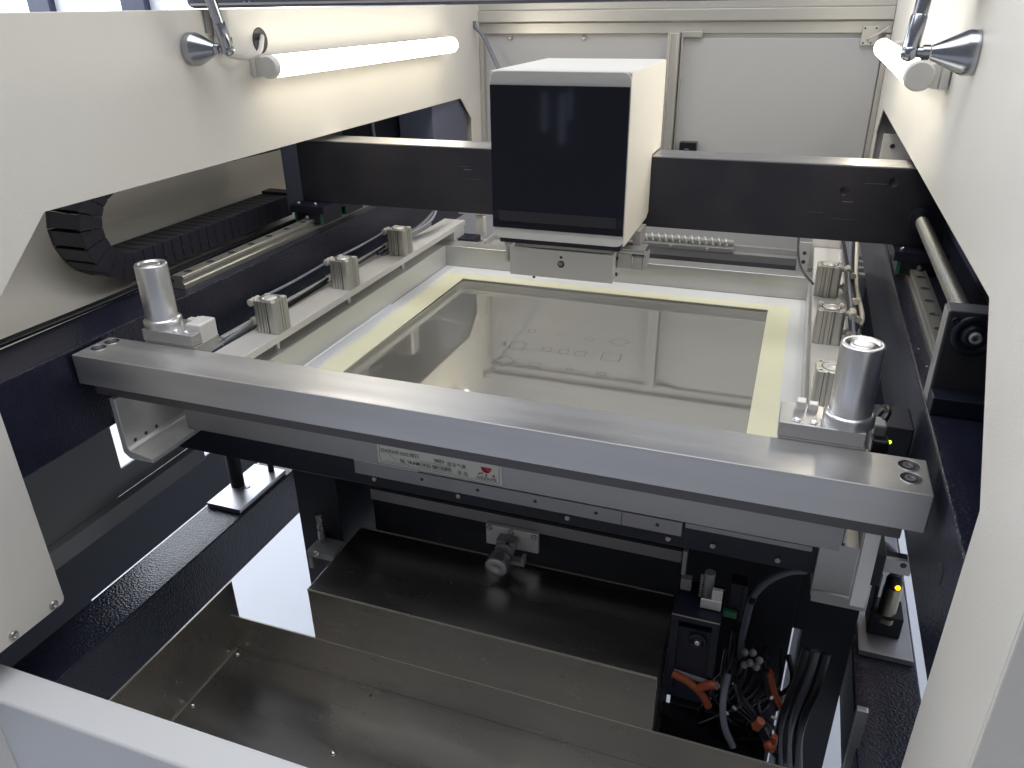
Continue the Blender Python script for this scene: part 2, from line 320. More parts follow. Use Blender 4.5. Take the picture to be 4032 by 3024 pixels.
# ------------------------------------------------------------------ gas struts with cone mounts
def strut(side, label, lean):
    xw = XL if side > 0 else XR; xb = xw + side * 0.054
    t = thing('gas_strut', label, 'strut', (xb, 0.834, 0.416), 'polished struts holding the hood')
    part('cone_mount', MB().lathe([(0.0190, 0.0), (0.0190, 0.008), (0.0182, 0.0105), (0.0070, 0.034), (0.0062, 0.036)], (-side * 0.0535, 0, 0), (side, 0, 0), 28), 'chrome', t)
    part('lock_nut', MB().lathe([(0.0068, 0), (0.0068, 0.006)], (-side * 0.0165, 0, 0), (side, 0, 0), 6), 'chrome', t)
    part('ball_joint', MB().lathe([(0.0045, -0.004), (0.0045, 0.006)], (-side * 0.011, 0, 0), (side, 0, 0), 18).lathe([(0.0005, -0.0078), (0.004, -0.0068), (0.0068, -0.004), (0.0080, 0), (0.0068, 0.004), (0.004, 0.0068), (0.0005, 0.0078)], (0, 0, 0), (side, 0, 0), 20), 'chrome', t)
    D = Vector(lean).normalized()
    part('end_sleeve', MB().lathe([(0.0062, 0.0), (0.0072, 0.004), (0.0072, 0.030), (0.0066, 0.031)], (0, 0, 0), D, 20), 'chrome', t)
    part('rod', MB().lathe([(0.0064, 0.031), (0.0064, 0.30)], (0, 0, 0), D, 20), 'chrome', t)
strut(1, 'polished gas strut and grey cone mount at the upper left', (-0.01, -0.27, 0.95))
strut(-1, 'polished gas strut and steel cone mount in front of the right lamp', (0.1, 0.20, 0.95))
cn = thing('lamp_connector', 'small white plug and bent cable beside the round hole at the upper left', 'connector')
part('backplate', B(XL + 0.0003, XL + 0.003, 0.865, 0.895, 0.432, 0.459), 'grey', cn)
part('plug', B(XL + 0.003, XL + 0.011, 0.876, 0.898, 0.420, 0.458), 'white', cn, 0.001)
part('plug', B(XL + 0.003, XL + 0.014, 0.874, 0.898, 0.413, 0.4285), 'white', cn, 0.0015)
for y in (0.880, 0.892): part('terminal', MB().tube([(XL + 0.0145, y, 0.427), (XL + 0.0150, y, 0.417)], 0.0018, 8, 1), 'groove', cn)
part('lead', MB().tube([(XL + 0.010, 0.880, 0.413), (XL + 0.014, 0.888, 0.406), (XL + 0.020, 0.912, 0.402), (XL + 0.016, 0.945, 0.407), (XL + 0.006, 0.968, 0.420), (XL + 0.001, 0.976, 0.425)], 0.0032, 10), 'whitecable', cn)

# ------------------------------------------------------------------ base castings, left and right (mirror about x = -0.29)
def mx(x): return -0.58 - x
def span(side, a, b):      # outward distances from the inner face x = -0.714 (left) or 0.134 (right)
    return (-0.7177 - b, -0.7177 - a) if side < 0 else (0.1377 + a, 0.1377 + b)
def casting(side, label):
    t = thing('base_casting', label, 'machine base', group='black base castings')
    x0, x1 = span(side, 0.0, 0.075)
    part('top_beam', B(x0, x1, 0.365, 1.72, 0.020, 0.129), 'black', t, 0.0022, 3)
    x0, x1 = span(side, 0.001, 0.0705)
    part('bottom_beam', B(x0, x1, 0.40, 1.72, -0.315, -0.23), 'black', t, 0.002, 3)
    for y in ((1.40,) if side < 0 else (1.4,)): part('column', B(x0, x1, y, y + 0.20, -0.23, 0.029), 'blackm', t)
    return t
cl = casting(-1, 'black base casting along the left side, under the left rail')
cr = casting(1, 'black base casting along the right side, under the threaded screw')
for y, z in ((0.60, 0.10), (0.52, 0.105)):
    part('hole', MB().lathe([(0.008, 0.0002), (0.0075, 0.0006), (0.0002, 0.0003)], (0.1377, y, z - 0.02), (-1, 0, 0), 20), 'groove', cr)
# dust specks and small bright screws on the right casting top
for x, y in ((0.146, 0.845), (0.149, 0.80)): socket_screw(cr, (x, y, 0.129), (0, 0, 1), 0.0011, h=0.0006)

def rail(side, y0, y1, label):
    t = thing('linear_rail', label, 'rail', group='linear rails on the base castings')
    xc = -0.744 if side < 0 else 0.164
    w = 0.0095
    out = [(-w, 0), (-w, 0.006), (-w * 0.72, 0.0085), (-w * 0.72, 0.011), (-w, 0.0135), (-w, 0.017), (-w + 0.001, 0.018), (w - 0.001, 0.018), (w, 0.017), (w, 0.0135), (w * 0.72, 0.011), (w * 0.72, 0.0085), (w, 0.006), (w, 0)]
    part('rail_bar', MB().prism([(xc + a, 0.1292 + b) for a, b in out], 'y', y0, y1), 'railsteel', t)
    y = y0 + 0.02
    while y < y1 - 0.01:
        part('bolt_hole', MB().lathe([(0.0055, 0.0002), (0.0046, 0.0003), (0.0044, 0.0001), (0.0002, 0.0001)], (xc, y, 0.1472), (0, 0, 1), 16, cap=False), 'groove', t)
        y += 0.045
rail(-1, 0.765, 1.68, 'shiny double-edged rail behind the left motor')
rail(1, 0.752, 1.68, 'steel rail with bolt holes beside the threaded screw')
# ball screw on the right with its end bearing block
bs = thing('ball_screw', 'threaded steel screw running back from the black bearing block on the right', 'screw shaft')
mb = MB(); yy = 0.0
while yy < 0.330:
    mb.lathe([(0.0058, yy), (0.0078, yy + 0.0008), (0.0078, yy + 0.0024), (0.0058, yy + 0.0032)], (0.1570, 0.7520, 0.2070), (0, 1, 0), 18, cap=False); yy += 0.0052
part('core', MB().cyl((0.1570, 0.7480, 0.2070), (0, 1, 0), 0.0060, 0.337, 18), 'groove', bs)
part('thread', mb, 'brass_bright', bs)
bb = thing('bearing_block', 'black block with a round bearing at the near end of the threaded screw', 'bearing block')
part('body', MB().prism([(0.140, 0.1295), (0.215, 0.1295), (0.235, 0.1295), (0.235, 0.219), (0.140, 0.219)], 'y', 0.712, 0.7345), 'charcoal', bb, 0.0015)
part('edge_strip', B(0.1392, 0.1402, 0.7125, 0.7340, 0.131, 0.218), 'pad', bb)
part('edge_strip', B(0.1405, 0.2345, 0.7125, 0.7340, 0.2188, 0.2196), 'pad', bb)
part('bearing_cap', MB().lathe([(0.0185, 0.0), (0.0185, 0.0015), (0.0175, 0.003), (0.0130, 0.0035), (0.0122, 0.0020), (0.0095, 0.0020), (0.0090, 0.0050), (0.0060, 0.0052), (0.0050, 0.0030), (0.0002, 0.0030)], (0.1630, 0.712, 0.199), (0, -1, 0), 36, cap=False), 'blackm', bb)
part('shaft_nut', MB().lathe([(0.0050, 0.0), (0.0050, 0.008), (0.0042, 0.0088), (0.0024, 0.0088), (0.0022, 0.005), (0.0002, 0.005)], (0.1630, 0.7115, 0.199), (0, -1, 0), 20, cap=False), 'grey', bb)
for p in ((0.146, 0.712, 0.140), (0.146, 0.712, 0.211)): socket_screw(bb, p, (0, -1, 0), 0.003, m='blackm')
part('foot', B(0.1395, 0.235, 0.690, 0.7118, 0.1295, 0.146), 'blackm', bb, 0.001)

# ------------------------------------------------------------------ outer covers behind the openings
oc = thing('outer_cover', 'cream outer cover curving behind the left opening', 'cover', group='outer covers')
pts = [(-0.789, 0.112), (-0.86, 0.110)]
for k in range(9):
    a = PI / 2 * k / 8; pts.append((-0.86 - 0.085 * math.sin(a), 0.195 - 0.085 * math.cos(a)))
pts += [(-0.945, 0.455), (-0.815, 0.455), (-0.815, 0.458), (-0.948, 0.458)]  # unseen top lip added to shade the recess
ptsb = [(-0.948, 0.105), (-0.789, 0.105)]
me = MB(); me.prism(pts + ptsb, 'y', 0.20, 1.72)
o = part('cover_sheet', me, 'cream', oc)
for p in o.data.polygons: p.use_smooth = len(p.vertices) == 4 and abs(p.normal.y) < 0.5
part('end_wall', B(-0.948, -0.7175, 1.722, 1.726, 0.02, 0.458), 'cream', oc)
part('front_wall', B(-0.948, -0.7175, 0.195, 0.199, -0.3, 0.458), 'cream', oc)
# darker housing seen through the back of the left opening
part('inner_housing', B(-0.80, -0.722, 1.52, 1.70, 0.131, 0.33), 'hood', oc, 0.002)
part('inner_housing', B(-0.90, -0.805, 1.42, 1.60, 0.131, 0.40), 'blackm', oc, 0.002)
part('cable_loop', MB().tube([(-0.79, 1.40, 0.20), (-0.80, 1.41, 0.25), (-0.80, 1.43, 0.29), (-0.80, 1.47, 0.31)], 0.003, 8), 'greycable', oc)
# lower cover plates on the left: solid near the front, open further back
part('lower_plate', MB().prism([(0.20, 0.018), (0.655, 0.018), (0.655, -0.131), (0.20, -0.131)], 'x', -0.806, -0.803), 'grey', oc)
part('fold_strip', MB().prism([(-0.803, -0.131), (-0.788, -0.1305), (-0.788, -0.156), (-0.791, -0.156), (-0.791, -0.133), (-0.803, -0.134)], 'y', 0.20, 0.79), 'grey', oc, 0.0006)
part('lower_plate', MB().prism([(0.655, -0.096), (1.6, -0.096), (1.6, -0.131), (0.655, -0.131)], 'x', -0.806, -0.803), 'grey', oc)
part('base_plate', MB().prism([(0.20, 0.100), (0.755, 0.100), (0.755, -0.278), (1.70, -0.278), (1.70, -0.3705), (0.66, -0.3705), (0.66, -0.45), (0.20, -0.45)], 'x', -0.9530, -0.9500), 'blackm', oc)  # unseen tall front end shaped to stop glare on the lower beam
part('corner_plate', B(-0.9500, -0.60, 0.3700, 0.3960, -0.45, -0.225), 'blackm', oc)
ocr = thing('outer_cover', 'outer cover behind the right opening, its shadow put into the dark colour', 'cover', group='outer covers')
part('cover_sheet', B(0.255, 0.259, 0.36, 1.74, 0.100, 0.459), 'hood', ocr)  # dark colour stands in for the shade on this cover
part('shade_lid', B(XR + 0.003, 0.2548, 0.36, 1.74, 0.4550, 0.4585), 'hood', ocr)  # unseen lid added to keep room light out of the recess
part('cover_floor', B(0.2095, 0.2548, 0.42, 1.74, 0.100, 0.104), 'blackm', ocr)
part('end_wall', B(XR + 0.003, 0.2548, 1.722, 1.726, 0.02, 0.458), 'back', ocr)
mt = thing('rear_motor', 'rounded grey motor and bracket glimpsed at the back of the right opening', 'motor')
part('bracket', MB().box(0.136, 0.20, 1.56, 1.565, 0.147, 0.245).box(0.145, 0.16, 1.558, 1.56, 0.18, 0.186), 'anod', mt, 0.001)
part('housing', MB().lathe([(0.034, 0), (0.034, 0.10), (0.030, 0.104)], (0.186, 1.43, 0.175), (0, 1, 0), 32), 'steel', mt)
socket_screw(mt, (0.153, 1.5595, 0.225), (0, -1, 0), 0.004, m='groove')

# ------------------------------------------------------------------ energy chain (left)
ec = thing('energy_chain', 'black plastic energy chain bending down behind the left opening', 'cable chain')
R_c = 0.0775; yc = 0.7995; zc = 0.2025
def chain_at(s):
    """centre line of the chain: lower run (s<0), bend, upper run; returns y,z,angle"""
    r = R_c - 0.018; half = PI * r
    if s < 0: return (yc - s, zc - r, PI)
    if s < half:
        a = s / r; return (yc - r * math.sin(a), zc - r * math.cos(a), PI - a)
    d = s - half; return (yc + d, zc + r + 0.004 - 0.012 * min(1, d / 0.5), 0.0)
pitch = 0.0187
i = 0; s = -0.37
while s < PI * (R_c - 0.018) + 0.55:
    y, z, a = chain_at(s + pitch / 2)
    T = Vector((0, -math.cos(a - PI) if False else math.cos(a), -math.sin(a) if False else math.sin(a)))
    y2, z2, _ = chain_at(s + pitch); y1, z1, _ = chain_at(s)
    T = Vector((0, y2 - y1, z2 - z1)).normalized(); Nn = Vector((0, -T.z, T.y))
    c = Vector((0, (y1 + y2) / 2, (z1 + z2) / 2))
    mb = MB()
    bend = 1.0 if 0 <= s + pitch / 2 <= PI * (R_c - 0.018) else 0.0
    def blk(x0, x1, hh, n0, n1):
        vs = []
        for x in (x0, x1):
            for sg, nn in ((-1, n0), (1, n0), (1, n1), (-1, n1)):
                vs.append(Vector((x, 0, 0)) + c + T * (sg * hh * (1 + bend * nn / (R_c - 0.018))) + Nn * nn)
        mb.add(vs, [(0, 1, 2, 3), (7, 6, 5, 4), (0, 4, 5, 1), (1, 5, 6, 2), (2, 6, 7, 3), (3, 7, 4, 0)])
    h = pitch / 2 - 0.0005
    blk(-0.8465, -0.8425, h, -0.0175, 0.0175)
    blk(-0.9005, -0.8965, h, -0.0175, 0.0175)
    blk(-0.8965, -0.8465, h * 0.93, -0.0168, -0.0138)
    blk(-0.8965, -0.8465, h * 0.85, 0.0138, 0.0168)
    mb.cyl(c + Vector((-0.8425, 0, 0)) + T * (-h), (1, 0, 0), 0.0026, 0.0008, 10)
    part('chain_link', mb, 'chain', ec, 0.0008, 1)
    s += pitch; i += 1
part('end_bracket', B(-0.90, -0.80, 1.165, 1.19, 0.131, 0.165), 'blackm', ec, 0.001)
lc = thing('cable_pair', 'two thin black cables lying along the outer edge of the left casting', 'cables')
for k in range(2):
    part('cable', MB().tube([(-0.7935 - 0.007 * k, 0.28, 0.131), (-0.794 - 0.006 * k, 0.5, 0.133), (-0.792 - 0.006 * k, 0.7, 0.132), (-0.793 - 0.006 * k, 0.9, 0.133), (-0.795, 1.2, 0.132)], 0.0034, 8), 'hose', lc)

# ------------------------------------------------------------------ gantry
g = thing('gantry_beam', 'dark steel gantry beam crossing behind the printing head with a bright ground top', 'beam')
part('beam_body', B(-0.768, 0.188, 1.10, 1.157, 0.170, 0.2675), 'gantry', g, 0.0008)
part('beam_top', B(-0.7675, 0.1875, 1.1005, 1.1565, 0.2675, 0.2687), 'steelx', g)
for x, z, L in ((0.062, 0.222, 0.012), (0.02, 0.206, 0.02), (-0.475, 0.236, 0.012), (-0.483, 0.2405, 0.018), (-0.470, 0.222, 0.02), (0.085, 0.247, 0.025), (0.05, 0.199, 0.03)): part('scratch', B(x, x + L, 1.0994, 1.0998, z, z + 0.0004), 'pad' if L < 0.015 else 'hood', g)
for x, z in ((-0.423, 0.245), (-0.42, 0.195), (0.118, 0.250), (0.062, 0.236)): part('bore', MB().lathe([(0.006, 0.0004), (0.0057, 0.0001), (0.0001, 0.0001)], (x, 1.10, z), (0, -1, 0), 20, cap=False), 'blackm', g)
for side, xc in ((-1, -0.744), (1, 0.164)):
    c = part('carriage', MB().box(xc - 0.026, xc + 0.026, 1.075, 1.13, 0.1385, 0.157).box(xc - 0.026, xc + 0.026, 1.15, 1.205, 0.1385, 0.157).box(xc - 0.032, xc + 0.032, 1.07, 1.21, 0.1572, 0.1698), 'blackm', g, 0.001)
    for yy in (1.0735, 1.1315, 1.1485): part('seal', MB().box(xc - 0.0262, xc - 0.0220, yy, yy + 0.0015, 0.139, 0.1560).box(xc + 0.0220, xc + 0.0262, yy, yy + 0.0015, 0.139, 0.1560), 'green', g)
    part('grease_nipple', MB().lathe([(0.0035, 0), (0.0035, 0.004), (0.002, 0.007)], (xc, 1.0735, 0.151), (0, -1, 0), 12), 'screw', g)
    for dx in (-0.022, 0.010):
        socket_screw(g, (xc + dx, 1.083, 0.1698), (0, 0, 1), 0.0035)
part('screw_nut', MB().cyl((0.1570, 1.0800, 0.2070), (0, 1, 0), 0.0150, 0.0195, 24), 'blackm', g, 0.001)
part('side_plate', B(-0.800, -0.7685, 1.10, 1.157, 0.150, 0.262), 'hood', g, 0.001)

# ------------------------------------------------------------------ printing head cover
hx0, hx1, hy0, hy1 = -0.3655, -0.1912, 0.936, 1.167
hh = thing('printing_head', 'tall cream printing head with a black acrylic front, hanging on the gantry', 'print head')
# shell: tapered loft (slightly narrower toward the bottom), open front filled by the acrylic
def shell_outline(x0, x1, z0, z1, r, n=6):
    out = []
    for cx, cz, a0 in ((x1 - r, z1 - r, 0), (x0 + r, z1 - r, PI / 2), (x0 + r, z0 + r, PI), (x1 - r, z0 + r, 1.5 * PI)):
        for k in range(n + 1):
            a = a0 + PI / 2 * k / n; out.append((cx + r * math.cos(a), cz + r * math.sin(a)))
    return out
ol = shell_outline(hx0, hx1, 0.184, 0.3885, 0.0105)
part('front_bezel', MB().prism([(x, z) for x, z in ol], 'y', hy0, 0.9385), 'white', hh, 0.0008)
# side and top sheets
side_poly = [(0.9386, 0.184), (0.9386, 0.3885), (1.167, 0.3885), (1.167, 0.2702), (1.0990, 0.2702), (1.0990, 0.191), (1.083, 0.1855), (1.00, 0.1845)]
part('side_sheet', MB().prism(rounded(side_poly, [1, 2], 0.004), 'x', hx1 - 0.0025, hx1), 'cream', hh, 0.0012)
part('side_sheet', MB().prism(side_poly, 'x', hx0, hx0 + 0.0025), 'cream', hh, 0.0012)
part('top_sheet', B(hx0 + 0.0006, hx1 - 0.0006, 0.9390, 1.1668, 0.3845, 0.3888), 'cream', hh, 0.0040, 4)
part('back_sheet', B(hx0 + 0.0026, hx1 - 0.0026, 1.1645, 1.167, 0.2702, 0.386), 'cream', hh)
part('acrylic_front', B(hx0 + 0.0006, hx1 - 0.0012, 0.9338, 0.9358, 0.1985, 0.3728), 'glass', hh, 0.0003)
part('inner_rail', B(hx0 + 0.010, hx1 - 0.010, 0.9325, 0.9336, 0.208, 0.2215), mat('dim_strip_behind_acrylic', (0.028, 0.027, 0.034), 0.25), hh)
part('inner_block', B(hx0 + 0.006, hx1 - 0.006, 0.945, 1.09, 0.176, 0.1835), 'blackm', hh)
for x in (-0.335, -0.325, -0.286, -0.245, -0.232):
    part('rod_end', MB().cyl((x, 1.0, 0.160), (0, 0, 1), 0.0045, 0.018, 14), random.choice(['alu_z', 'ivory']), hh)
for x0, x1 in ((-0.322, -0.300), (-0.275, -0.255), (-0.222, -0.205)): part('air_block', B(x0, x1, 1.0, 1.03, 0.161, 0.177), 'blackm', hh, 0.001)
sq = thing('squeegee_holder', 'plain grey metal block with a round hole, hanging below the printing head', 'block')
part('front_plate', B(-0.3590, -0.2130, 0.980, 0.986, 0.120, 0.1602), 'anod', sq, 0.0008)
for x in (-0.3590, -0.2170): part('end_plate', B(x, x + 0.004, 0.9862, 1.030, 0.1215, 0.1602), 'anod', sq, 0.0005)
for z in (0.128, 0.139, 0.150): socket_screw(sq, (-0.2130, 0.999 + 0.01 * ((z * 1000) % 2), z), (1, 0, 0), 0.0024, m='groove')
part('back_plate', B(-0.3548, -0.2172, 1.024, 1.030, 0.1215, 0.158), 'anod', sq)
part('bore', MB().lathe([(0.0050, 0.0), (0.0048, 0.0004), (0.0043, 0.0002), (0.0001, 0.0001)], (-0.2850, 0.980, 0.1410), (0, -1, 0), 24, cap=False), 'groove', sq)
part('bore_ball', MB().lathe([(0.0035, 0.0), (0.0028, 0.0008), (0.0001, 0.0012)], (-0.2858, 0.9798, 0.1422), (0, -1, 0), 18, cap=False), 'grey', sq)
part('pin_hole', MB().lathe([(0.0020, 0.0), (0.0018, 0.0004), (0.0001, 0.0003)], (-0.2850, 0.980, 0.1505), (0, -1, 0), 16, cap=False), 'groove', sq)
part('blade_screw', MB().cyl((-0.3250, 0.984, 0.1165), (0, 0, 1), 0.0020, 0.004, 10), 'hose', sq)
part('hook', MB().box(-0.3675, -0.3592, 0.986, 0.992, 0.136, 0.1595).box(-0.3660, -0.3625, 0.984, 0.986, 0.136, 0.1560), 'alu_ext', sq, 0.0006)
part('slide_plate', MB().box(-0.2128, -0.1735, 1.000, 1.004, 0.158, 0.1622).box(-0.2120, -0.1935, 1.000, 1.008, 0.136, 0.1575).box(-0.1915, -0.1780, 1.003, 1.009, 0.134, 0.1530).box(-0.1755, -0.1735, 1.0, 1.03, 0.140, 0.158), 'alu_ext', sq, 0.0008)
part('slide_plate', MB().box(-0.2120, -0.176, 1.0, 1.03, 0.1625, 0.1645).box(-0.196, -0.186, 1.02, 1.06, 0.1645, 0.184), 'alu_ext', sq, 0.0006)

# ------------------------------------------------------------------ stencil in its frame
fx0, fx1, fy0, fy1 = -0.658, 0.086, 0.642, 1.376
ix0, ix1, iy0, iy1 = -0.624, 0.045, 0.678, 1.341
sf = thing('stencil_frame', 'square aluminium stencil frame with a shiny steel foil glued in by a pale yellow border', 'stencil')
def tubebar(x0, x1, y0, y1): return B(x0, x1, y0, y1, 0.0002, 0.040)
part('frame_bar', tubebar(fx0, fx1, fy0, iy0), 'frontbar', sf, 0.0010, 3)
part('frame_bar', tubebar(fx0, fx1, iy1, fy1), 'alu', sf, 0.0010, 3)
part('frame_bar', tubebar(fx0, ix0, iy0 + 0.0002, iy1 - 0.0002), 'alu_y', sf, 0.0010, 3)
part('frame_bar', tubebar(ix1, fx1, iy0 + 0.0002, iy1 - 0.0002), 'alu_y', sf, 0.0010, 3)
def ring(x0, x1, y0, y1, X0, X1, Y0, Y1, z0, z1):
    return MB().box(x0, X0, y0, y1, z0, z1).box(X1, x1, y0, y1, z0, z1).box(X0, X1, y0, Y0, z0, z1).box(X0, X1, Y1, y1, z0, z1)
ox0, ox1, oy0, oy1 = -0.5615, -0.0135, 0.735, 1.2750
part('mesh_border', ring(ix0, ix1, iy0, iy1, -0.600, 0.0195, 0.700, 1.3000, -0.0012, -0.0002), 'mesh', sf)
part('glue_border', ring(-0.600, 0.0195, 0.700, 1.3000, ox0, ox1, oy0, oy1, -0.0012, 0.0001), 'glue', sf)
part('foil', MB().prism([(oy0, -0.0004), (oy1, -0.0036), (oy1, -0.0044), (oy0, -0.0012)], 'x', ox0, ox1), 'foil', sf)
marks = [[(-0.3738, 1.0202), (-0.3501, 1.0250), (-0.3472, 0.9989), (-0.3690, 0.9950)], [(-0.2309, 1.0248), (-0.2034, 1.0255), (-0.2032, 0.9992), (-0.2293, 0.9998)],
 [(-0.376, 0.9505), (-0.3627, 0.9692), (-0.3425, 0.9529), (-0.356, 0.9318)], [(-0.2331, 1.0687), (-0.2209, 1.0886), (-0.2026, 1.0754), (-0.2144, 1.0542)],
 [(-0.3212, 1.0173), (-0.3086, 1.0195), (-0.3062, 1.004), (-0.3188, 1.0023)], [(-0.2949, 1.0179), (-0.2824, 1.0201), (-0.2799, 1.0031), (-0.2927, 1.0025)],
 [(-0.27, 1.0181), (-0.2554, 1.0205), (-0.2543, 1.0032), (-0.2692, 1.0024)], [(-0.2701, 1.0761), (-0.2561, 1.0741), (-0.2587, 1.0605), (-0.2699, 1.0664)],
 [(-0.3644, 1.077), (-0.3536, 1.0791), (-0.3507, 1.0666), (-0.3619, 1.0657)], [(-0.3166, 1.0742), (-0.312, 1.0757), (-0.3106, 1.0709), (-0.3152, 1.0694)],
 [(-0.3225, 0.9594), (-0.3062, 0.9591), (-0.3063, 0.9452), (-0.3212, 0.9486)], [(-0.223, 0.9562), (-0.2102, 0.9578), (-0.2101, 0.9483), (-0.2219, 0.9476)], [(-0.2665, 0.9565), (-0.2598, 0.9566), (-0.2586, 0.95), (-0.2653, 0.9499)]]
def zf(p): return -0.0002 - (p.y - oy0) * 0.0032 / 0.54
for q in marks:
    mb = MB(); c = Vector((sum(p[0] for p in q) / 4, sum(p[1] for p in q) / 4))
    q = [Vector(p) for p in q]
    for k in range(4):
        a, b = q[k], q[(k + 1) % 4]; L = (b - a).length; n = max(4, int(L / 0.0016)); d = (b - a) / n; nn = Vector((-d.y, d.x)).normalized() * 0.00042
        for j in range(n):
            p = a + d * (j + 0.1); e = a + d * (j + 0.75)
            mb.add([(p.x - nn.x, p.y - nn.y, zf(p)), (e.x - nn.x, e.y - nn.y, zf(e)), (e.x + nn.x, e.y + nn.y, zf(e)), (p.x + nn.x, p.y + nn.y, zf(p))], [(0, 1, 2, 3)])
    part('aperture_row', mb, 'etch', sf)

# label on the front of the frame, written mirror-wise as in the photograph
lb = part('paper_label', B(-0.3945, -0.2475, 0.6412, 0.6419, 0.0035, 0.0345), 'label'); lb.parent = sf
def stroke(pts, y, wd, m='ink', nm='print'):
    mb = MB(); P = [Vector(p) for p in pts]
    for a, b in zip(P[:-1], P[1:]):
        d = (b - a).normalized(); n = Vector((-d.y, d.x)) * wd / 2
        mb.add([(a.x - n.x, y, a.y - n.y), (b.x - n.x, y, b.y - n.y), (b.x + n.x, y, b.y + n.y), (a.x + n.x, y, a.y + n.y)], [(0, 1, 2, 3)])
    return mb
LX0, LX1, LZ0, LZ1 = -0.3945, -0.2475, 0.0035, 0.0345
bd = [(LX0 + .003, LZ1 - .002), (LX0 + .003, LZ0 + .002), (LX1 - .003, LZ0 + .002), (LX1 - .003, LZ1 - .002), (LX0 + .003, LZ1 - .002)]
part('border_line', stroke(bd, 0.64095, 0.0004), 'ink', lb)
def mtext(s, x, z, size, m='ink', shear=0.0):
    """mirror-wise text; x is the RIGHT end where the reading starts"""
    cu = bpy.data.curves.new('t', 'FONT'); cu.body = s; cu.size = size; cu.shear = shear; cu.offset = size * 0.015 if s.isascii() else 0.0
    to = bpy.data.objects.new('t', cu); COL.objects.link(to)
    dg = bpy.context.evaluated_depsgraph_get(); me = bpy.data.meshes.new_from_object(to.evaluated_get(dg))
    bpy.data.objects.remove(to)
    for v in me.vertices: v.co = (x - v.co.x, 0.64090, z + v.co.y)
    me.materials.clear(); me.name = 'lettering'
    o = part('lettering', me, m, lb); return o
mtext('ZHUOLIDA', -0.2532, 0.0070, 0.0046)
mtext('品 名', -0.2860, 0.0078, 0.0056); mtext('500X180 GiVi MAAf  30', -0.3045, 0.0090, 0.0062, shear=0.3)
mtext('客户名称', -0.2880, 0.0163, 0.0056); mtext('V500', -0.3125, 0.0176, 0.0058, shear=0.3)
mtext('日期:2025.年8月9日', -0.3430, 0.0185, 0.0056)
part('rule_line', stroke([(-0.3020, 0.0076), (-0.3450, 0.0076)], 0.6409, 0.0003), 'ink', lb)
part('rule_line', stroke([(-0.3560, 0.0076), (-0.3860, 0.0076)], 0.6409, 0.0003), 'ink', lb)
part('rule_line', stroke([(-0.3050, 0.0153), (-0.3420, 0.0153)], 0.6409, 0.0003), 'ink', lb)
part('tail_stroke', stroke([(-0.3800, 0.0170), (-0.3740, 0.0120), (-0.3725, 0.0095)], 0.6409, 0.0004), 'ink', lb)
mb = stroke([(-0.2690, 0.0205), (-0.2640, 0.0165), (-0.2615, 0.0172)], 0.6409, 0.0016)
mb2 = stroke([(-0.2745, 0.0120), (-0.2715, 0.0150), (-0.2690, 0.0135)], 0.6409, 0.0014); mb.add(mb2.v, mb2.f)
mb2 = stroke([(-0.2555, 0.0150), (-0.2580, 0.0128), (-0.2550, 0.0115)], 0.6409, 0.0014); mb.add(mb2.v, mb2.f)
mb2 = MB(); nn = 14; mb2.add([(-0.2650 + 0.0062 * math.cos(PI + PI * k / nn), 0.6409, 0.0225 + 0.0068 * math.sin(PI + PI * k / nn)) for k in range(nn + 1)], [tuple(range(nn + 1))]); mb.add(mb2.v, mb2.f)
part('red_logo', mb, 'red', lb)
mtext('a', -0.2640, 0.0118, 0.0050)

# ------------------------------------------------------------------ clamp plates and the six small cylinders
def clamp(x0, x1, label):
    t = thing('clamp_plate', label, 'plate', group='clamp plates above the frame sides')
    part('plate', B(x0, x1, 0.640, 1.432, 0.0580, 0.0680), 'anod', t, 0.0006)
    return t
clL = clamp(-0.6655, -0.6200, 'long pale clamp plate carrying three cylinders on the left')
clR = clamp(0.0475, 0.0935, 'long pale clamp plate carrying three cylinders on the right')
for t, x0, x1 in ((clL, -0.6655, -0.6200), (clR, 0.0475, 0.0935)):
    part('end_block', B(x0 + 0.003, x1 - 0.001, 1.3785, 1.428, 0.012, 0.0578), 'anod', t, 0.001)
    for k in range(3): part('bolt_hole', MB().lathe([(0.0022, 0.0001), (0.0020, 0.0004), (0.0001, 0.0002)], (x1 - 0.001, 1.39 + 0.013 * k, 0.04 - 0.004 * k), (1, 0, 0) if x0 < -0.3 else (-1, 0, 0), 12, cap=False), 'groove', t)
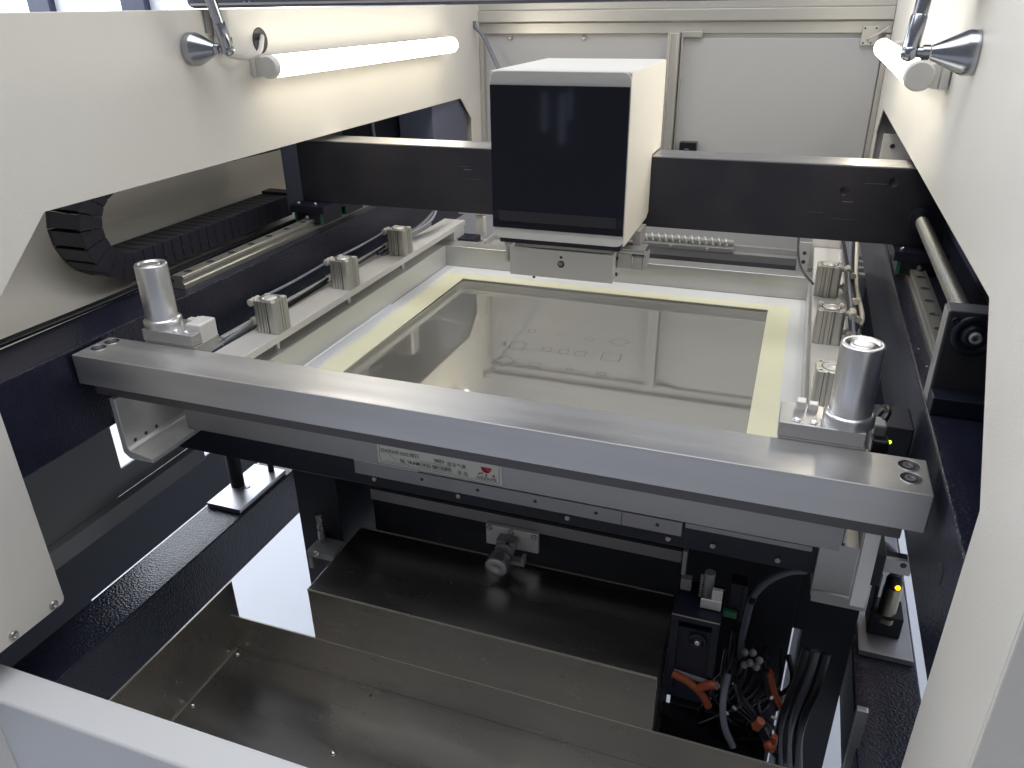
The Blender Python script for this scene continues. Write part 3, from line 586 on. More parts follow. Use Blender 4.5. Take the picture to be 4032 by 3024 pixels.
def cylinder_proto(loc, label, side):
    t = thing('air_cylinder', label, 'air cylinder', loc, 'small square air cylinders on the clamp plates')
    hx, hy, H = 0.0170, 0.0162, 0.0450
    r = 0.004; pts = []
    def arc(cx, cy, a0):
        for k in range(4):
            a = a0 + PI / 2 * k / 3; pts.append((cx + r * math.cos(a), cy + r * math.sin(a)))
    arc(hx - r, hy - r, 0); arc(-hx + r, hy - r, PI / 2); arc(-hx + r, -hy + r, PI)
    for gx in (-0.0045, 0.0045):   # two T-grooves on the front face
        pts.extend([(gx - 0.0008, -hy), (gx - 0.0008, -hy + 0.0022), (gx + 0.0008, -hy + 0.0022), (gx + 0.0008, -hy)])
    arc(hx - r, -hy + r, 1.5 * PI)
    part('body', MB().prism(pts, 'z', 0.0002, H), 'anod_cyl', t, 0.0003, 1)
    part('groove_line', MB().box(-0.0092, -0.0085, -hy - 0.0002, -hy + 0.0002, 0.001, H - 0.0006).box(0.0006, 0.0012, -hy - 0.0002, -hy + 0.0002, 0.001, H - 0.0006).box(0.0036, 0.0042, -hy - 0.0002, -hy + 0.0002, 0.001, H - 0.0006).box(hx - 0.0002, hx + 0.0002, -0.0030, -0.0024, 0.001, H - 0.0006).box(hx - 0.0002, hx + 0.0002, 0.0024, 0.0030, 0.001, H - 0.0006), 'groove', t)
    part('head_ring', MB().lathe([(0.0105, 0.0), (0.0105, 0.0005), (0.0092, 0.0005), (0.0090, 0.00012), (0.0075, 0.00012), (0.0070, 0.0008), (0.0001, 0.0010)], (0, 0, H), (0, 0, 1), 32, cap=False), 'anod', t)
    part('ring_groove', MB().lathe([(0.0118, 0.0002), (0.0112, 0.0004), (0.0105, 0.0003)], (0, 0, H), (0, 0, 1), 32, cap=False), 'groove', t)
    for a in (-1, 1):
        for b in (-1, 1):
            p = (a * (hx - 0.0047), b * (hy - 0.0047), H)
            o = part('screw', MB().lathe([(0.0034, 0.0), (0.0034, 0.0007), (0.0028, 0.0008), (0.0027, 0.0003), (0.0016, 0.0003)], p, (0, 0, 1), 16, cap=False), 'anod', t)
            part('socket', MB().lathe([(0.0016, 0.0003), (0.0001, 0.0003)], p, (0, 0, 1), 8, cap=False), 'groove', o)
    part('rod', MB().cyl((0, 0, -0.0275), (0, 0, 1), 0.0040, 0.0275, 16), 'alu_z', t)
    s = side
    # upper and lower push-in fittings on the outer side
    for z, yo, nm in ((0.0385, 0.0, 'upper'), (0.0130, 0.0, 'lower')):
        mb = MB().cyl((s * hx, yo, z), (s, 0, 0), 0.0032, 0.005, 14).lathe([(0.0042, 0), (0.0050, 0.001), (0.0050, 0.007), (0.0040, 0.008)], (s * (hx + 0.004), yo, z), (s, 0, 0), 16)
        mb.lathe([(0.0038, 0.0), (0.0046, 0.001), (0.0046, 0.010), (0.0052, 0.0105), (0.0052, 0.0135), (0.0042, 0.014)], (s * (hx + 0.0085), yo + 0.004, z), (0, -1, 0), 16)
        if nm == 'upper': mb.lathe([(0.0042, 0.0), (0.0050, 0.001), (0.0050, 0.005), (0.004, 0.006)], (s * (hx + 0.0085), yo + 0.004, z), (0, 1, 0), 16)
        part('air_fitting', mb, 'ivory', t)
    return t
ys = (0.808, 0.996, 1.182)
prL = cylinder_proto((-0.6372, ys[0], 0.068), 'front cylinder on the left clamp plate, nearest the left motor', -1)
c2 = copy_tree(prL, None, (0, ys[1] - ys[0], 0)); c2['label'] = 'middle cylinder of the three on the left clamp plate'
c3 = copy_tree(prL, None, (0, ys[2] - ys[0], 0)); c3['label'] = 'rearmost cylinder on the left clamp plate, nearest the gantry'
prR = cylinder_proto((0.0646, ys[0], 0.068), 'front cylinder on the right clamp plate, half hidden by the right motor', 1)
c5 = copy_tree(prR, None, (0, ys[1] - ys[0], 0)); c5['label'] = 'middle cylinder of the three on the right clamp plate'
c6 = copy_tree(prR, None, (0, ys[2] - ys[0], 0)); c6['label'] = 'rearmost cylinder on the right clamp plate, under the gantry end'
# air hoses
hs = thing('air_hoses', 'thin air hoses strung along the left row of cylinders', 'hoses', group='air hoses beside the cylinders')
xa = -0.6372 - 0.0170 - 0.0085
part('hose', MB().tube([(xa, ys[0] + 0.006, 0.1065), (xa - 0.001, 0.89, 0.104), (xa, ys[1] - 0.01, 0.1065)], 0.0019, 8), 'clearhose', hs)
part('hose', MB().tube([(xa, ys[1] + 0.006, 0.1065), (xa - 0.001, 1.09, 0.104), (xa, ys[2] - 0.01, 0.1065)], 0.0019, 8), 'clearhose', hs)
part('hose', MB().tube([(xa, ys[0] - 0.008, 0.081), (-0.668, 0.76, 0.074), (-0.672, 0.70, 0.066), (-0.675, 0.64, 0.06)], 0.0019, 8), 'clearhose', hs)
part('hose', MB().tube([(xa, ys[1] - 0.008, 0.081), (-0.671, 0.93, 0.073), (-0.672, 0.86, 0.070), (-0.671, 0.80, 0.066), (-0.674, 0.70, 0.062)], 0.0022, 8), 'hose', hs)
part('hose', MB().tube([(xa, ys[2] - 0.008, 0.081), (-0.671, 1.11, 0.074), (-0.672, 1.04, 0.072), (-0.671, 0.9, 0.069), (-0.674, 0.75, 0.064)], 0.0022, 8), 'hose', hs)
for k in range(5):
    part('hose', MB().tube([(-0.672 + 0.003 * k, 1.16, 0.070 + 0.002 * (k % 2)), (-0.668 + 0.004 * k, 1.25, 0.076 + 0.002 * k), (-0.655 + 0.004 * k, 1.32, 0.092 + 0.001 * k), (-0.650, 1.39, 0.115 + 0.003 * k), (-0.645, 1.44, 0.15)], 0.0024, 8), ('hose', 'clearhose', 'greycable')[k % 3], hs)
part('cable_tie', MB().tube([(-0.678, 0.742, 0.066), (-0.674, 0.742, 0.078), (-0.6685, 0.745, 0.074), (-0.670, 0.745, 0.065), (-0.678, 0.742, 0.066)], 0.0011, 6).tube([(-0.674, 0.742, 0.078), (-0.682, 0.742, 0.088)], 0.0012, 6, 1), 'greycable', hs)
hr = thing('air_hoses', 'bundle of black and clear hoses behind the right row of cylinders', 'hoses', group='air hoses beside the cylinders')
xb = 0.0646 + 0.0170 + 0.0085
part('hose', MB().tube([(xb, ys[0] + 0.008, 0.1065), (xb, 0.9, 0.104), (xb, ys[1] - 0.012, 0.1065)], 0.0022, 8), 'clearhose', hr)
part('hose', MB().tube([(xb, ys[1] + 0.008, 0.1065), (xb, 1.09, 0.104), (xb, ys[2] - 0.012, 0.1065)], 0.0022, 8), 'clearhose', hr)
part('hose', MB().tube([(xb, ys[2] + 0.008, 0.1065), (xb - 0.004, 1.25, 0.115), (0.080, 1.32, 0.13), (0.076, 1.42, 0.16)], 0.0026, 8), 'hose', hr)
for k in range(6):
    a = 0.095 + 0.0045 * (k % 3); z = 0.074 + 0.005 * (k // 3)
    part('hose', MB().tube([(a, 0.93 + 0.02 * k, z), (a + 0.004, 1.06, z + 0.004 * (k % 2)), (a + 0.002, 1.20, z + 0.002), (a + 0.003, 1.31, z + 0.02), (a + 0.002, 1.43, z + 0.07)], 0.0026 + 0.0006 * (k % 2), 8), ('hose', 'clearhose', 'hose', 'greycable', 'hose', 'ivory')[k], hr)
for y in (1.03, 1.10, 1.215):
    part('coupler', MB().lathe([(0.004, 0), (0.005, 0.001), (0.005, 0.012), (0.0038, 0.013)], (0.0975, y, 0.088), (0.2, -1, 0.3), 14), 'ivory', hr)
part('coupler_ring', MB().lathe([(0.0052, 0), (0.0052, 0.002)], (0.0975, 1.113, 0.085), (0.2, -1, 0.3), 14), 'red', hr)
tag(part('sensor_wire', MB().tube([(0.0470, 1.21, 0.072), (0.026, 1.25, 0.085), (0.018, 1.31, 0.11), (0.022, 1.36, 0.140), (0.030, 1.38, 0.17)], 0.0019, 8), 'hose'), 'thin black wire arcing down from the gantry to the rearmost right cylinder', 'wire')

# ------------------------------------------------------------------ front beam with motors
fb = thing('front_beam', 'wide brushed aluminium beam crossing the foreground above the frame', 'beam')
part('beam_bar', B(-0.7135, 0.1305, 0.5600, 0.6140, 0.0905, 0.1250), 'alu', fb, 0.0010, 3)
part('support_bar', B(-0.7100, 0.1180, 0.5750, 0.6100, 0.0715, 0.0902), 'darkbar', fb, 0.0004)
for x, y in ((0.1164, 0.6005), (0.1164, 0.5810), (-0.6995, 0.6030), (-0.6995, 0.5840)): counterbore(fb, (x, y, 0.1250), (0, 0, 1), 0.0084, 0.004)
def motor_unit(xa, xb, xm, label, lip):
    t = thing('motor', label, 'motor', (xm, 0.6335, 0.1402), 'turned aluminium motors on the front beam')
    def bx(x0, x1, y0, y1, z0, z1): return B(x0 - xm, x1 - xm, y0 - 0.6335, y1 - 0.6335, z0 - 0.1402, z1 - 0.1402)
    part('mounting_block', bx(xa, xb, 0.6143, 0.655, 0.1270, 0.1402), 'alu', t, 0.0007)
    part('base_plate', bx(xa + 0.001, xb + 0.001, 0.6146, 0.655, 0.1150, 0.1268), 'alu', t, 0.0005)
    part('flange', MB().lathe([(0.0205, 0.0), (0.0205, 0.0075), (0.0185, 0.0098), (0.0174, 0.0100)], (0, 0, 0), (0, 0, 1), 40), 'alu_z', t)
    part('can', MB().lathe([(0.0168, 0.0095), (0.0171, 0.0120), (0.0171, 0.0700), (0.0165, 0.0716), (0.0128, 0.0716), (0.0126, 0.0690), (0.0100, 0.0690), (0.0098, 0.0705), (0.0070, 0.0712), (0.0001, 0.0708)], (0, 0, 0), (0, 0, 1), 48, cap=False), 'alu_z', t)
    part('cap_groove', MB().lathe([(0.0126, 0.0692), (0.0101, 0.0692)], (0, 0, 0), (0, 0, 1), 40, cap=False), 'groove', t)
    s = lip
    for k in (0, 1): part('screw', MB().lathe([(0.0036, 0.0), (0.0036, 0.0008), (0.0028, 0.0010), (0.0027, 0.0004), (0.0015, 0.0004), (0.0014, 0.0001), (0.0001, 0.0001)], (s * (0.0275 + 0.0135 * k), -0.0120, 0.0), (0, 0, 1), 20, cap=False), 'alu_z', t)
    part('cable_lug', MB().box(*(sorted((s * 0.024, s * 0.032))), 0.010, 0.018, -0.002, 0.006).box(*(sorted((s * 0.034, s * 0.042))), 0.008, 0.018, -0.002, 0.008), 'anod', t, 0.001)
    return t
mL = motor_unit(-0.6640, -0.5955, -0.6496, 'upright turned aluminium motor can near the left end of the front beam', 1)
mR = motor_unit(0.0150, 0.0835, 0.0696, 'upright turned aluminium motor can near the right end of the front beam', -1)
part('side_cheek', B(0.0350, 0.0545, -0.0060, 0.0220, -0.0250, 0.0075), 'anod', mL, 0.002)
# dark connector and green light right of the right motor
cb = thing('sensor_plug', 'black plug and wires with a yellow-green light just right of the right motor', 'sensor')
part('plug_body', MB().box(0.092, 0.106, 0.640, 0.655, 0.108, 0.122).box(0.097, 0.108, 0.628, 0.638, 0.094, 0.106), 'hose', cb, 0.002)
part('plug_body', B(0.093, 0.103, 0.650, 0.668, 0.118, 0.132), 'grey', cb, 0.002)
part('wire', MB().tube([(0.090, 0.640, 0.112), (0.089, 0.628, 0.104), (0.094, 0.620, 0.098), (0.102, 0.622, 0.096)], 0.0018, 8), 'white', cb)
part('light', MB().lathe([(0.0001, -0.002), (0.0016, -0.001), (0.0016, 0.001), (0.0001, 0.002)], (0.1098, 0.668, 0.1080), (1, 0, 0), 12), 'ledg', cb)
part('dark_case', B(0.100, 0.132, 0.690, 0.735, 0.05, 0.112), 'blackm', cb, 0.002)
part('wire', MB().tube([(0.098, 0.66, 0.125), (0.104, 0.67, 0.135), (0.103, 0.69, 0.13), (0.100, 0.72, 0.10)], 0.003, 8), 'hose', cb)

# ------------------------------------------------------------------ channels hanging under the beam that carry the frame
chl = thing('frame_channel', 'pale C-shaped channel with three holes hanging under the left end of the front beam', 'channel', group='channels carrying the frame')
part('channel_body', MB().prism([(-0.7090, 0.0712), (-0.6800, 0.0712), (-0.6800, 0.0075), (-0.6770, 0.0040), (-0.6465, 0.0040), (-0.6465, -0.0040), (-0.6860, -0.0040), (-0.7000, 0.0050), (-0.7090, 0.0200)][:0] + [(-0.6880, 0.0712), (-0.6800, 0.0712), (-0.6800, 0.0085), (-0.6770, 0.0045), (-0.6465, -0.0005), (-0.6465, -0.0060), (-0.6800, -0.0060), (-0.6880, 0.0010)], 'y', 0.5700, 1.40), 'alu_y', chl, 0.0008)
for y in (0.617, 0.600, 0.583): part('hole', MB().lathe([(0.0024, 0.0002), (0.0022, 0.0005), (0.0001, 0.0003)], (-0.6800, y, 0.012 + 0.0), (1, 0, 0), 16, cap=False), 'groove', chl)
chr_ = thing('frame_channel', 'pale channel with a rounded box end hanging under the right end of the front beam', 'channel', group='channels carrying the frame')
pr_ = rounded([(0.0700, -0.0050), (0.0700, -0.0750), (0.1050, -0.0750), (0.1050, -0.0050)], [1], 0.007)
part('box_end', MB().prism(pr_, 'y', 0.6600, 0.70), 'alu', chr_, 0.0008)
part('box_lip', MB().prism([(0.6575, -0.0755), (0.6575, -0.0630), (0.6598, -0.0615), (0.6598, -0.0755)], 'x', 0.0712, 0.1210), 'alu', chr_, 0.0004)
part('box_side', B(0.1053, 0.1205, 0.6640, 0.70, -0.0780, 0.0220), 'alu_y', chr_, 0.0006)
part('box_recess', B(0.1075, 0.1185, 0.6632, 0.6640, -0.0120, 0.0200), 'grey', chr_)
part('channel_body', B(0.0890, 0.0915, 0.660, 1.40, -0.0020, 0.0712), 'alu_y', chr_, 0.0004)
part('side_cheek', B(0.0930, 0.1048, 0.5755, 0.5840, -0.0050, 0.0713), 'alu_y', chr_, 0.0006)
part('holding_lip', B(0.0610, 0.0888, 0.700, 1.40, -0.0065, -0.0002), 'alu_y', chr_)

# ------------------------------------------------------------------ conveyor rails under the frame
cv = thing('conveyor_rail', 'long aluminium rail with small holes just under the frame', 'rail')
part('rail_bar', B(-0.4390, -0.0600, 0.6600, 0.6660, -0.0310, -0.0140), 'dull', cv, 0.0005)
part('rail_cap', B(-0.4390, -0.3560, 0.6600, 0.6700, -0.0138, -0.0095), 'alu', cv, 0.0004)
for x in (-0.352, -0.284, -0.217, -0.1496, -0.085): part('hole', MB().lathe([(0.0020, 0.0), (0.0019, 0.0004), (0.0001, 0.0002)], (x, 0.6600, -0.0222), (0, -1, 0), 16, cap=False), 'groove', cv)
part('end_lip', B(-0.0570, 0.0640, 0.6600, 0.6660, -0.0190, -0.0130), 'dull', cv, 0.0004)
part('joint', B(-0.1225, -0.1219, 0.6594, 0.6602, -0.031, -0.0142), 'groove', cv)
xb_ = thing('black_crossbeam', 'black crossbeam in shadow below the frame, dotted with small round screws', 'beam')
part('beam', B(-0.7100, 0.1300, 0.6670, 0.7500, -0.0500, -0.0120), 'blackm', xb_, 0.001)
for x, z in ((-0.4173, -0.0325), (-0.3101, -0.0330), (-0.182, -0.0335), (-0.0735, -0.0345), (-0.0283, -0.0325), (0.0352, -0.0345)):
    socket_screw(xb_, (x, 0.6670, z - 0.006), (0, -1, 0), 0.0030, h=0.003)
part('under_plate', B(-0.4800, 0.1300, 0.7560, 0.8200, -0.200, -0.0502), 'blackdeep', xb_)
gr = thing('guide_rail', 'narrow grey bar below the conveyor rail, carrying the knob bracket', 'rail')  # from guide rail to hose loop, most coordinates were scaled up about the camera
part('bar', B(-0.46895, -0.06441, 0.7345, 0.74128, -0.12308, -0.10726), 'dull', gr, 0.0004)
part('back_web', B(-0.4633, -0.0700, 0.74128, 0.75484, -0.12082, -0.11641), 'blackm', gr)
kb = thing('locating_clamp', 'grey knurled knob on a small screwed bracket above the steel cover', 'knob')
part('bracket', B(-0.30397, -0.2356, 0.72772, 0.73427, -0.14907, -0.11969), 'anod', kb, 0.0008)
for x, z in ((-0.29889, -0.12365), (-0.27007, -0.12365), (-0.24069, -0.12478)):
    part('screw', MB().lathe([(0.00384, 0.0), (0.00384, 0.00113), (0.00294, 0.00203), (0.00136, 0.00203), (0.00113, 0.00068), (0.00011, 0.00068)], (x, 0.72772, z), (0, -1, 0), 18, cap=False), 'screw', kb)
kp = (-0.27346, 0.72715, -0.1389); ax = (0.0, -1, -0.12)
part('boss', MB().lathe([(0.01186, 0.0), (0.01186, 0.01808), (0.01017, 0.01978)], kp, ax, 26).box(-0.28476, -0.2599, 0.7119, 0.72659, -0.13438, -0.12816), 'grey', kb, 0.0006)
part('lever', MB().box(-0.26329, -0.24464, 0.7006, 0.7119, -0.15133, -0.14568).box(-0.24916, -0.24464, 0.7006, 0.7119, -0.14568, -0.1389), 'grey', kb, 0.001)
part('knob', MB().lathe([(0.0085, 0.0192), (0.0085, 0.0285), (0.0132, 0.0292), (0.0142, 0.0310), (0.0142, 0.0452), (0.0134, 0.0469), (0.0050, 0.0469), (0.0042, 0.0460), (0.0001, 0.0460)], kp, ax, 36, cap=False), 'pad', kb)
part('set_screw', MB().lathe([(0.00203, 0.0), (0.00203, 0.00226)], (-0.26837, 0.70964, -0.12929), (0, -0.3, 1), 10), 'screw', kb)

# ------------------------------------------------------------------ steel cover box, drip tray
sb = thing('steel_cover', 'dark mirror-like stainless box cover below the knob', 'cover')
part('cover_sheet', MB().prism([(0.59777, -0.24625), (0.59777, -0.16715), (0.72772, -0.16715), (0.72772, -0.3988), (0.72546, -0.3988), (0.72546, -0.16941), (0.60003, -0.16941), (0.60003, -0.24625)], 'x', -0.48477, -0.06384), 'inox', sb, 0.0008)
part('end_wall', B(-0.48477, -0.48307, 0.60003, 0.72546, -0.3988, -0.16964), 'inox', sb)
part('end_wall', B(-0.06554, -0.06384, 0.60003, 0.72546, -0.3988, -0.16964), 'inox', sb)
part('front_edge', B(-0.48454, -0.06407, 0.59687, 0.59845, -0.16873, -0.1667), 'inoxedge', sb)
part('back_edge', B(-0.48454, -0.0678, 0.72727, 0.7284, -0.16738, -0.16647), 'inoxedge', sb)
tr = thing('drip_tray', 'large stainless drip tray filling the bottom foreground', 'tray')
part('tray_floor', B(-0.61246, 0.14464, 0.367, 0.59777, -0.30444, -0.30275), 'inox', tr)
part('back_wall', B(-0.61246, 0.14464, 0.598, 0.59969, -0.30433, -0.24625), 'inox', tr)
part('left_wall', B(-0.61415, -0.61257, 0.367, 0.61246, -0.30433, -0.20218), 'inox', tr)
part('floor_edge', MB().box(-0.61235, -0.61076, 0.367, 0.5972, -0.30264, -0.30139), 'inoxedge', tr)
part('wall_edge', B(-0.61449, -0.61223, 0.367, 0.61246, -0.20241, -0.20128), 'inoxedge', tr)
part('back_edge', B(-0.61235, 0.14464, 0.59743, 0.59879, -0.24648, -0.24546), 'inoxedge', tr)
for x, y in ((-0.60545, 0.58839), (-0.60466, 0.50149), (-0.40612, 0.49901)):
    part('screw', MB().lathe([(0.00362, 0.0), (0.00339, 0.00113), (0.00203, 0.00203), (0.00011, 0.00226)], (x, y, -0.30275), (0, 0, 1), 14, cap=False), 'screw', tr)
part('drain_hole', MB().lathe([(0.00181, 0.00023), (0.00011, 0.00023)], (-0.40578, 0.58489, -0.30275), (0, 0, 1), 12, cap=False), 'groove', tr)

# ------------------------------------------------------------------ black lift table legs and right-hand lower mechanism
lg = thing('lift_column', 'tall black column between the bright gap and the steel cover', 'column', group='black columns below the crossbeam')
part('column', B(-0.56048, -0.4972, 0.7006, 0.791, -0.89, -0.0505), 'blackdeep', lg, 0.001)
part('guide_rod', MB().cyl((-0.52093, 0.6893, -0.17845), (0, 0, 1), 0.00508, 0.05085, 16), 'steel', lg)
part('guide_rod', MB().cyl((-0.51076, 0.71416, -0.1728), (0, 0, 1), 0.00339, 0.0452, 12), 'steel', lg)
part('lower_bracket', MB().box(-0.5311, -0.49155, 0.6667, 0.69947, -0.18184, -0.1728).box(-0.5311, -0.52432, 0.6667, 0.69947, -0.20105, -0.1824), 'grey', lg, 0.001)
part('green_wiper', B(-0.53788, -0.5311, 0.678, 0.69947, -0.18749, -0.18071), 'green', lg)
socket_screw(lg, (-0.51528, 0.66613, -0.17393), (0, -0.5, 1), 0.00395)
lg2 = thing('lift_column', 'black machine column right of the steel cover, with cables in front of it', 'column', group='black columns below the crossbeam')
part('column', B(-0.06102, 0.0678, 0.7460, 0.80, -0.4666, -0.0505), 'blackdeep', lg2, 0.001)
part('side_plate', B(0.0800, 0.1340, 0.7571, 0.8588, -0.5600, -0.0505), 'blackdeep', lg2)
sm = thing('lift_guide', 'small stepped steel bracket with a guide rod right of the steel cover', 'bracket')
part('shelf', B(-0.05876, -0.01017, 0.6311, 0.68873, -0.11404, -0.10726), 'blackm', sm, 0.0006)
part('shelf_edge', B(-0.05876, -0.01017, 0.63031, 0.6311, -0.10782, -0.10669), 'inoxedge', sm)
part('web', MB().box(-0.05876, -0.05085, 0.6328, 0.678, -0.21235, -0.11427).box(-0.01751, -0.01017, 0.6328, 0.63958, -0.1841, -0.11427).box(-0.05876, -0.01017, 0.63732, 0.6441, -0.2293, -0.1276), 'blackm', sm, 0.0006)
part('guide_rod', MB().cyl((-0.02712, 0.6667, -0.10726), (0, 0, 1), 0.00542, 0.0339, 16), 'grey', sm)
th = [];
mb = MB()
for k in range(9): mb.lathe([(0.0018, 0), (0.0025, 0.0008), (0.0018, 0.0016)], (-0.03447, 0.66444, -0.1050 + 0.0034 * k), (0, 0, 1), 10)
part('stud_thread', mb, 'screw', sm)
part('clip', MB().box(-0.0226, -0.01186, 0.64975, 0.6554, -0.10613, -0.0824).box(-0.03277, -0.01186, 0.64749, 0.64952, -0.10613, -0.0937), 'anod', sm, 0.001)
part('clamp_jaw', MB().box(-0.0565, -0.0452, 0.66896, 0.678, -0.10613, -0.09144).box(-0.05763, -0.05311, 0.67461, 0.68252, -0.09144, -0.0598), 'grey', sm, 0.0008)
part('bearing', MB().lathe([(0.0096, 0.0), (0.0096, 0.00339), (0.00768, 0.00395), (0.00723, 0.00169), (0.00508, 0.00169), (0.00452, 0.00452), (0.00011, 0.00452)], (-0.03051, 0.63732, -0.14116), (0, -1, 0), 24, cap=False), 'blackm', sm)
part('bearing_pin', MB().lathe([(0.00339, 0.0), (0.00249, 0.00226), (0.00011, 0.00282)], (-0.03051, 0.6328, -0.14116), (0, -1, 0), 14, cap=False), 'steel', sm)
part('green_wiper', B(-0.00904, 0.00452, 0.66105, 0.6667, -0.12308, -0.11517), 'green', sm, 0.0005)
part('post', MB().box(-0.00565, 0.0113, 0.6667, 0.68365, -0.11404, -0.0824).box(0.00678, 0.0096, 0.66218, 0.66613, -0.1276, -0.08353), 'blackm', sm, 0.001)
part('strap_edge', B(-0.0226, -0.0096, 0.65483, 0.65563, -0.08296, -0.08195), 'chrome', sm)
cw = thing('cable_arc', 'grey corrugated cable arching across the dark opening on the right', 'cable')
part('conduit', MB().tube([(0.07006, 0.74015, -0.1033), (0.05424, 0.7345, -0.10387), (0.04068, 0.72885, -0.10952), (0.02881, 0.72546, -0.12082), (0.01978, 0.7232, -0.1389), (0.01695, 0.7232, -0.15811), (0.01582, 0.7232, -0.17845), (0.01469, 0.7232, -0.20105), (0.01582, 0.7232, -0.2293), (0.01808, 0.7232, -0.25755)], 0.00395, 12), 'greycable', cw)
part('cuff', MB().tube([(0.01978, 0.7232, -0.1389), (0.01808, 0.7232, -0.14794)], 0.00475, 12, 1), 'hose', cw)
cx_ = thing('cable_ties', 'cluster of pale round cable-tie heads in the dark right-hand mechanism', 'cable ties')
for x, y, z in ((0.01921, 0.68365, -0.18636), (0.02712, 0.68365, -0.1841), (0.03503, 0.68026, -0.18975), (0.02599, 0.678, -0.19427), (0.03277, 0.678, -0.19766), (0.02034, 0.678, -0.19879)):
    part('tie_head', MB().lathe([(0.00011, -0.00395), (0.00362, -0.00226), (0.00429, 0.0), (0.00339, 0.00282), (0.00011, 0.00452)], (x, y, z), (0, -1, 0.2), 12, cap=False), 'grey', cx_)
oc1 = thing('orange_cable', 'orange Y-shaped cable at the right edge of the steel cover', 'cable', group='orange cables')  # orange cable points taken from image pixels, then pushed along the line of sight
part('strand', MB().tube([(-0.05252, 0.6328, -0.19115), (-0.04303, 0.6328, -0.19432), (-0.03417, 0.6328, -0.19811), (-0.02278, 0.6328, -0.20634), (-0.01582, 0.6328, -0.21583), (-0.01076, 0.6328, -0.22596)], 0.00429, 10), 'orange', oc1)
part('strand', MB().tube([(-0.02468, 0.6328, -0.20571), (-0.01898, 0.6328, -0.19938), (-0.01266, 0.6328, -0.19432), (-0.0057, 0.6328, -0.19305)], 0.00475, 10), 'orange', oc1)
part('sleeve', MB().tube([(-0.05235, 0.63845, -0.19186), (-0.03192, 0.63845, -0.19441), (-0.01022, 0.63845, -0.19697), (-0.00383, 0.63845, -0.2008)], 0.00384, 10), 'greycable', oc1)
oc2 = thing('orange_cable', 'orange cable hanging down behind the tie heads on the right', 'cable', group='orange cables')
part('strand', MB().tube([(0.046, 0.6667, -0.18803), (0.048, 0.6667, -0.19603), (0.05334, 0.6667, -0.21337), (0.05867, 0.6667, -0.2267), (0.06667, 0.6667, -0.2387)], 0.00384, 10), 'orange', oc2)
part('strand', MB().tube([(0.06667, 0.6667, -0.2387), (0.076, 0.6667, -0.2507), (0.084, 0.6667, -0.26537), (0.09067, 0.6667, -0.2867)], 0.00339, 10), 'hose', oc2)
part('strand', MB().tube([(0.044, 0.6667, -0.18803), (0.04467, 0.6667, -0.20137), (0.04934, 0.6667, -0.22003), (0.06, 0.6667, -0.24137)], 0.00294, 10), 'hose', oc2)
oc3 = thing('orange_cable', 'black cable with orange plug tips at the bottom right of the tray', 'cable', group='orange cables')
part('strand', MB().tube([(0.01394, 0.62715, -0.17412), (0.01951, 0.62715, -0.19363), (0.03484, 0.62715, -0.21314), (0.04181, 0.62715, -0.22847), (0.05296, 0.62715, -0.24659), (0.06411, 0.62715, -0.26471)], 0.00384, 10), 'hose', oc3)
part('plug_tip', MB().tube([(0.04358, 0.62263, -0.2159), (0.03943, 0.62263, -0.22766)], 0.00475, 10, 1), 'orange', oc3)
part('plug_tip', MB().tube([(0.0595, 0.62263, -0.23319), (0.05977, 0.62263, -0.24426)], 0.00339, 10, 1).lathe([(0.00011, -0.00565), (0.00588, -0.00339), (0.00655, 0.0), (0.00588, 0.00339), (0.00011, 0.00565)], (0.05663, 0.6215, -0.24782), (0, -1, 0.3), 14, cap=False), 'orange', oc3)
hp = thing('hose_loop', 'dark glossy hoses looping down at the lower right', 'hoses')
for k, (dx, m) in enumerate(((0.0, 'hose'), (0.01, 'darkhose'), (0.0195, 'hose'))):
    part('hose', MB().tube([(0.0791 + dx, 0.678, -0.15585), (0.07515 + dx, 0.6667, -0.18975), (0.06893 + dx, 0.66105, -0.2293), (0.0678 + dx, 0.66105, -0.26885), (0.07458 + dx, 0.6667, -0.3197)], 0.00475, 12), m, hp)
part('hose', MB().tube([(0.00452, 0.64975, -0.18975), (0.00339, 0.6328, -0.21235), (0.00847, 0.62376, -0.23834), (0.02034, 0.61924, -0.26094)], 0.00362, 10), 'greycable', hp)
rnd = random.Random(11)
for k in range(14):
    x0 = 0.000 + 0.0048 * k + rnd.uniform(-0.004, 0.004); y0 = 0.718 + rnd.uniform(-0.012, 0.012)
    part('hose', MB().tube([(x0, y0, -0.185 - rnd.uniform(0, 0.04)), (x0 + rnd.uniform(-0.012, 0.012), y0 - 0.010, -0.240), (x0 + rnd.uniform(-0.022, 0.022), y0 - 0.015, -0.275), (x0 + rnd.uniform(-0.03, 0.03), y0 - 0.01, -0.315), (x0 + rnd.uniform(-0.03, 0.03), y0, -0.355)], rnd.choice((0.0018, 0.0024, 0.0032)), 8), 'hose', hp)
for k in range(5):
    part('terminal', MB().lathe([(0.0016, 0), (0.0018, 0.004), (0.0010, 0.006)], (rnd.uniform(0.0, 0.06), 0.660, rnd.uniform(-0.26, -0.19)), (rnd.uniform(-1, 1), -0.6, 0.3), 10), 'white', hp)
part('blackout_plate', B(-0.1200, 0.0600, 0.6050, 0.7440, -0.3620, -0.3580), 'blackdeep', lg2)  # dark sheet added to hide the pale floor and black out the gap
part('reflection_bar', B(0.13051, 0.14125, 0.6328, 0.63958, -0.3988, -0.17845), 'pad', hp, 0.001)  # pale bar stands in for a glossy reflection on the black surface

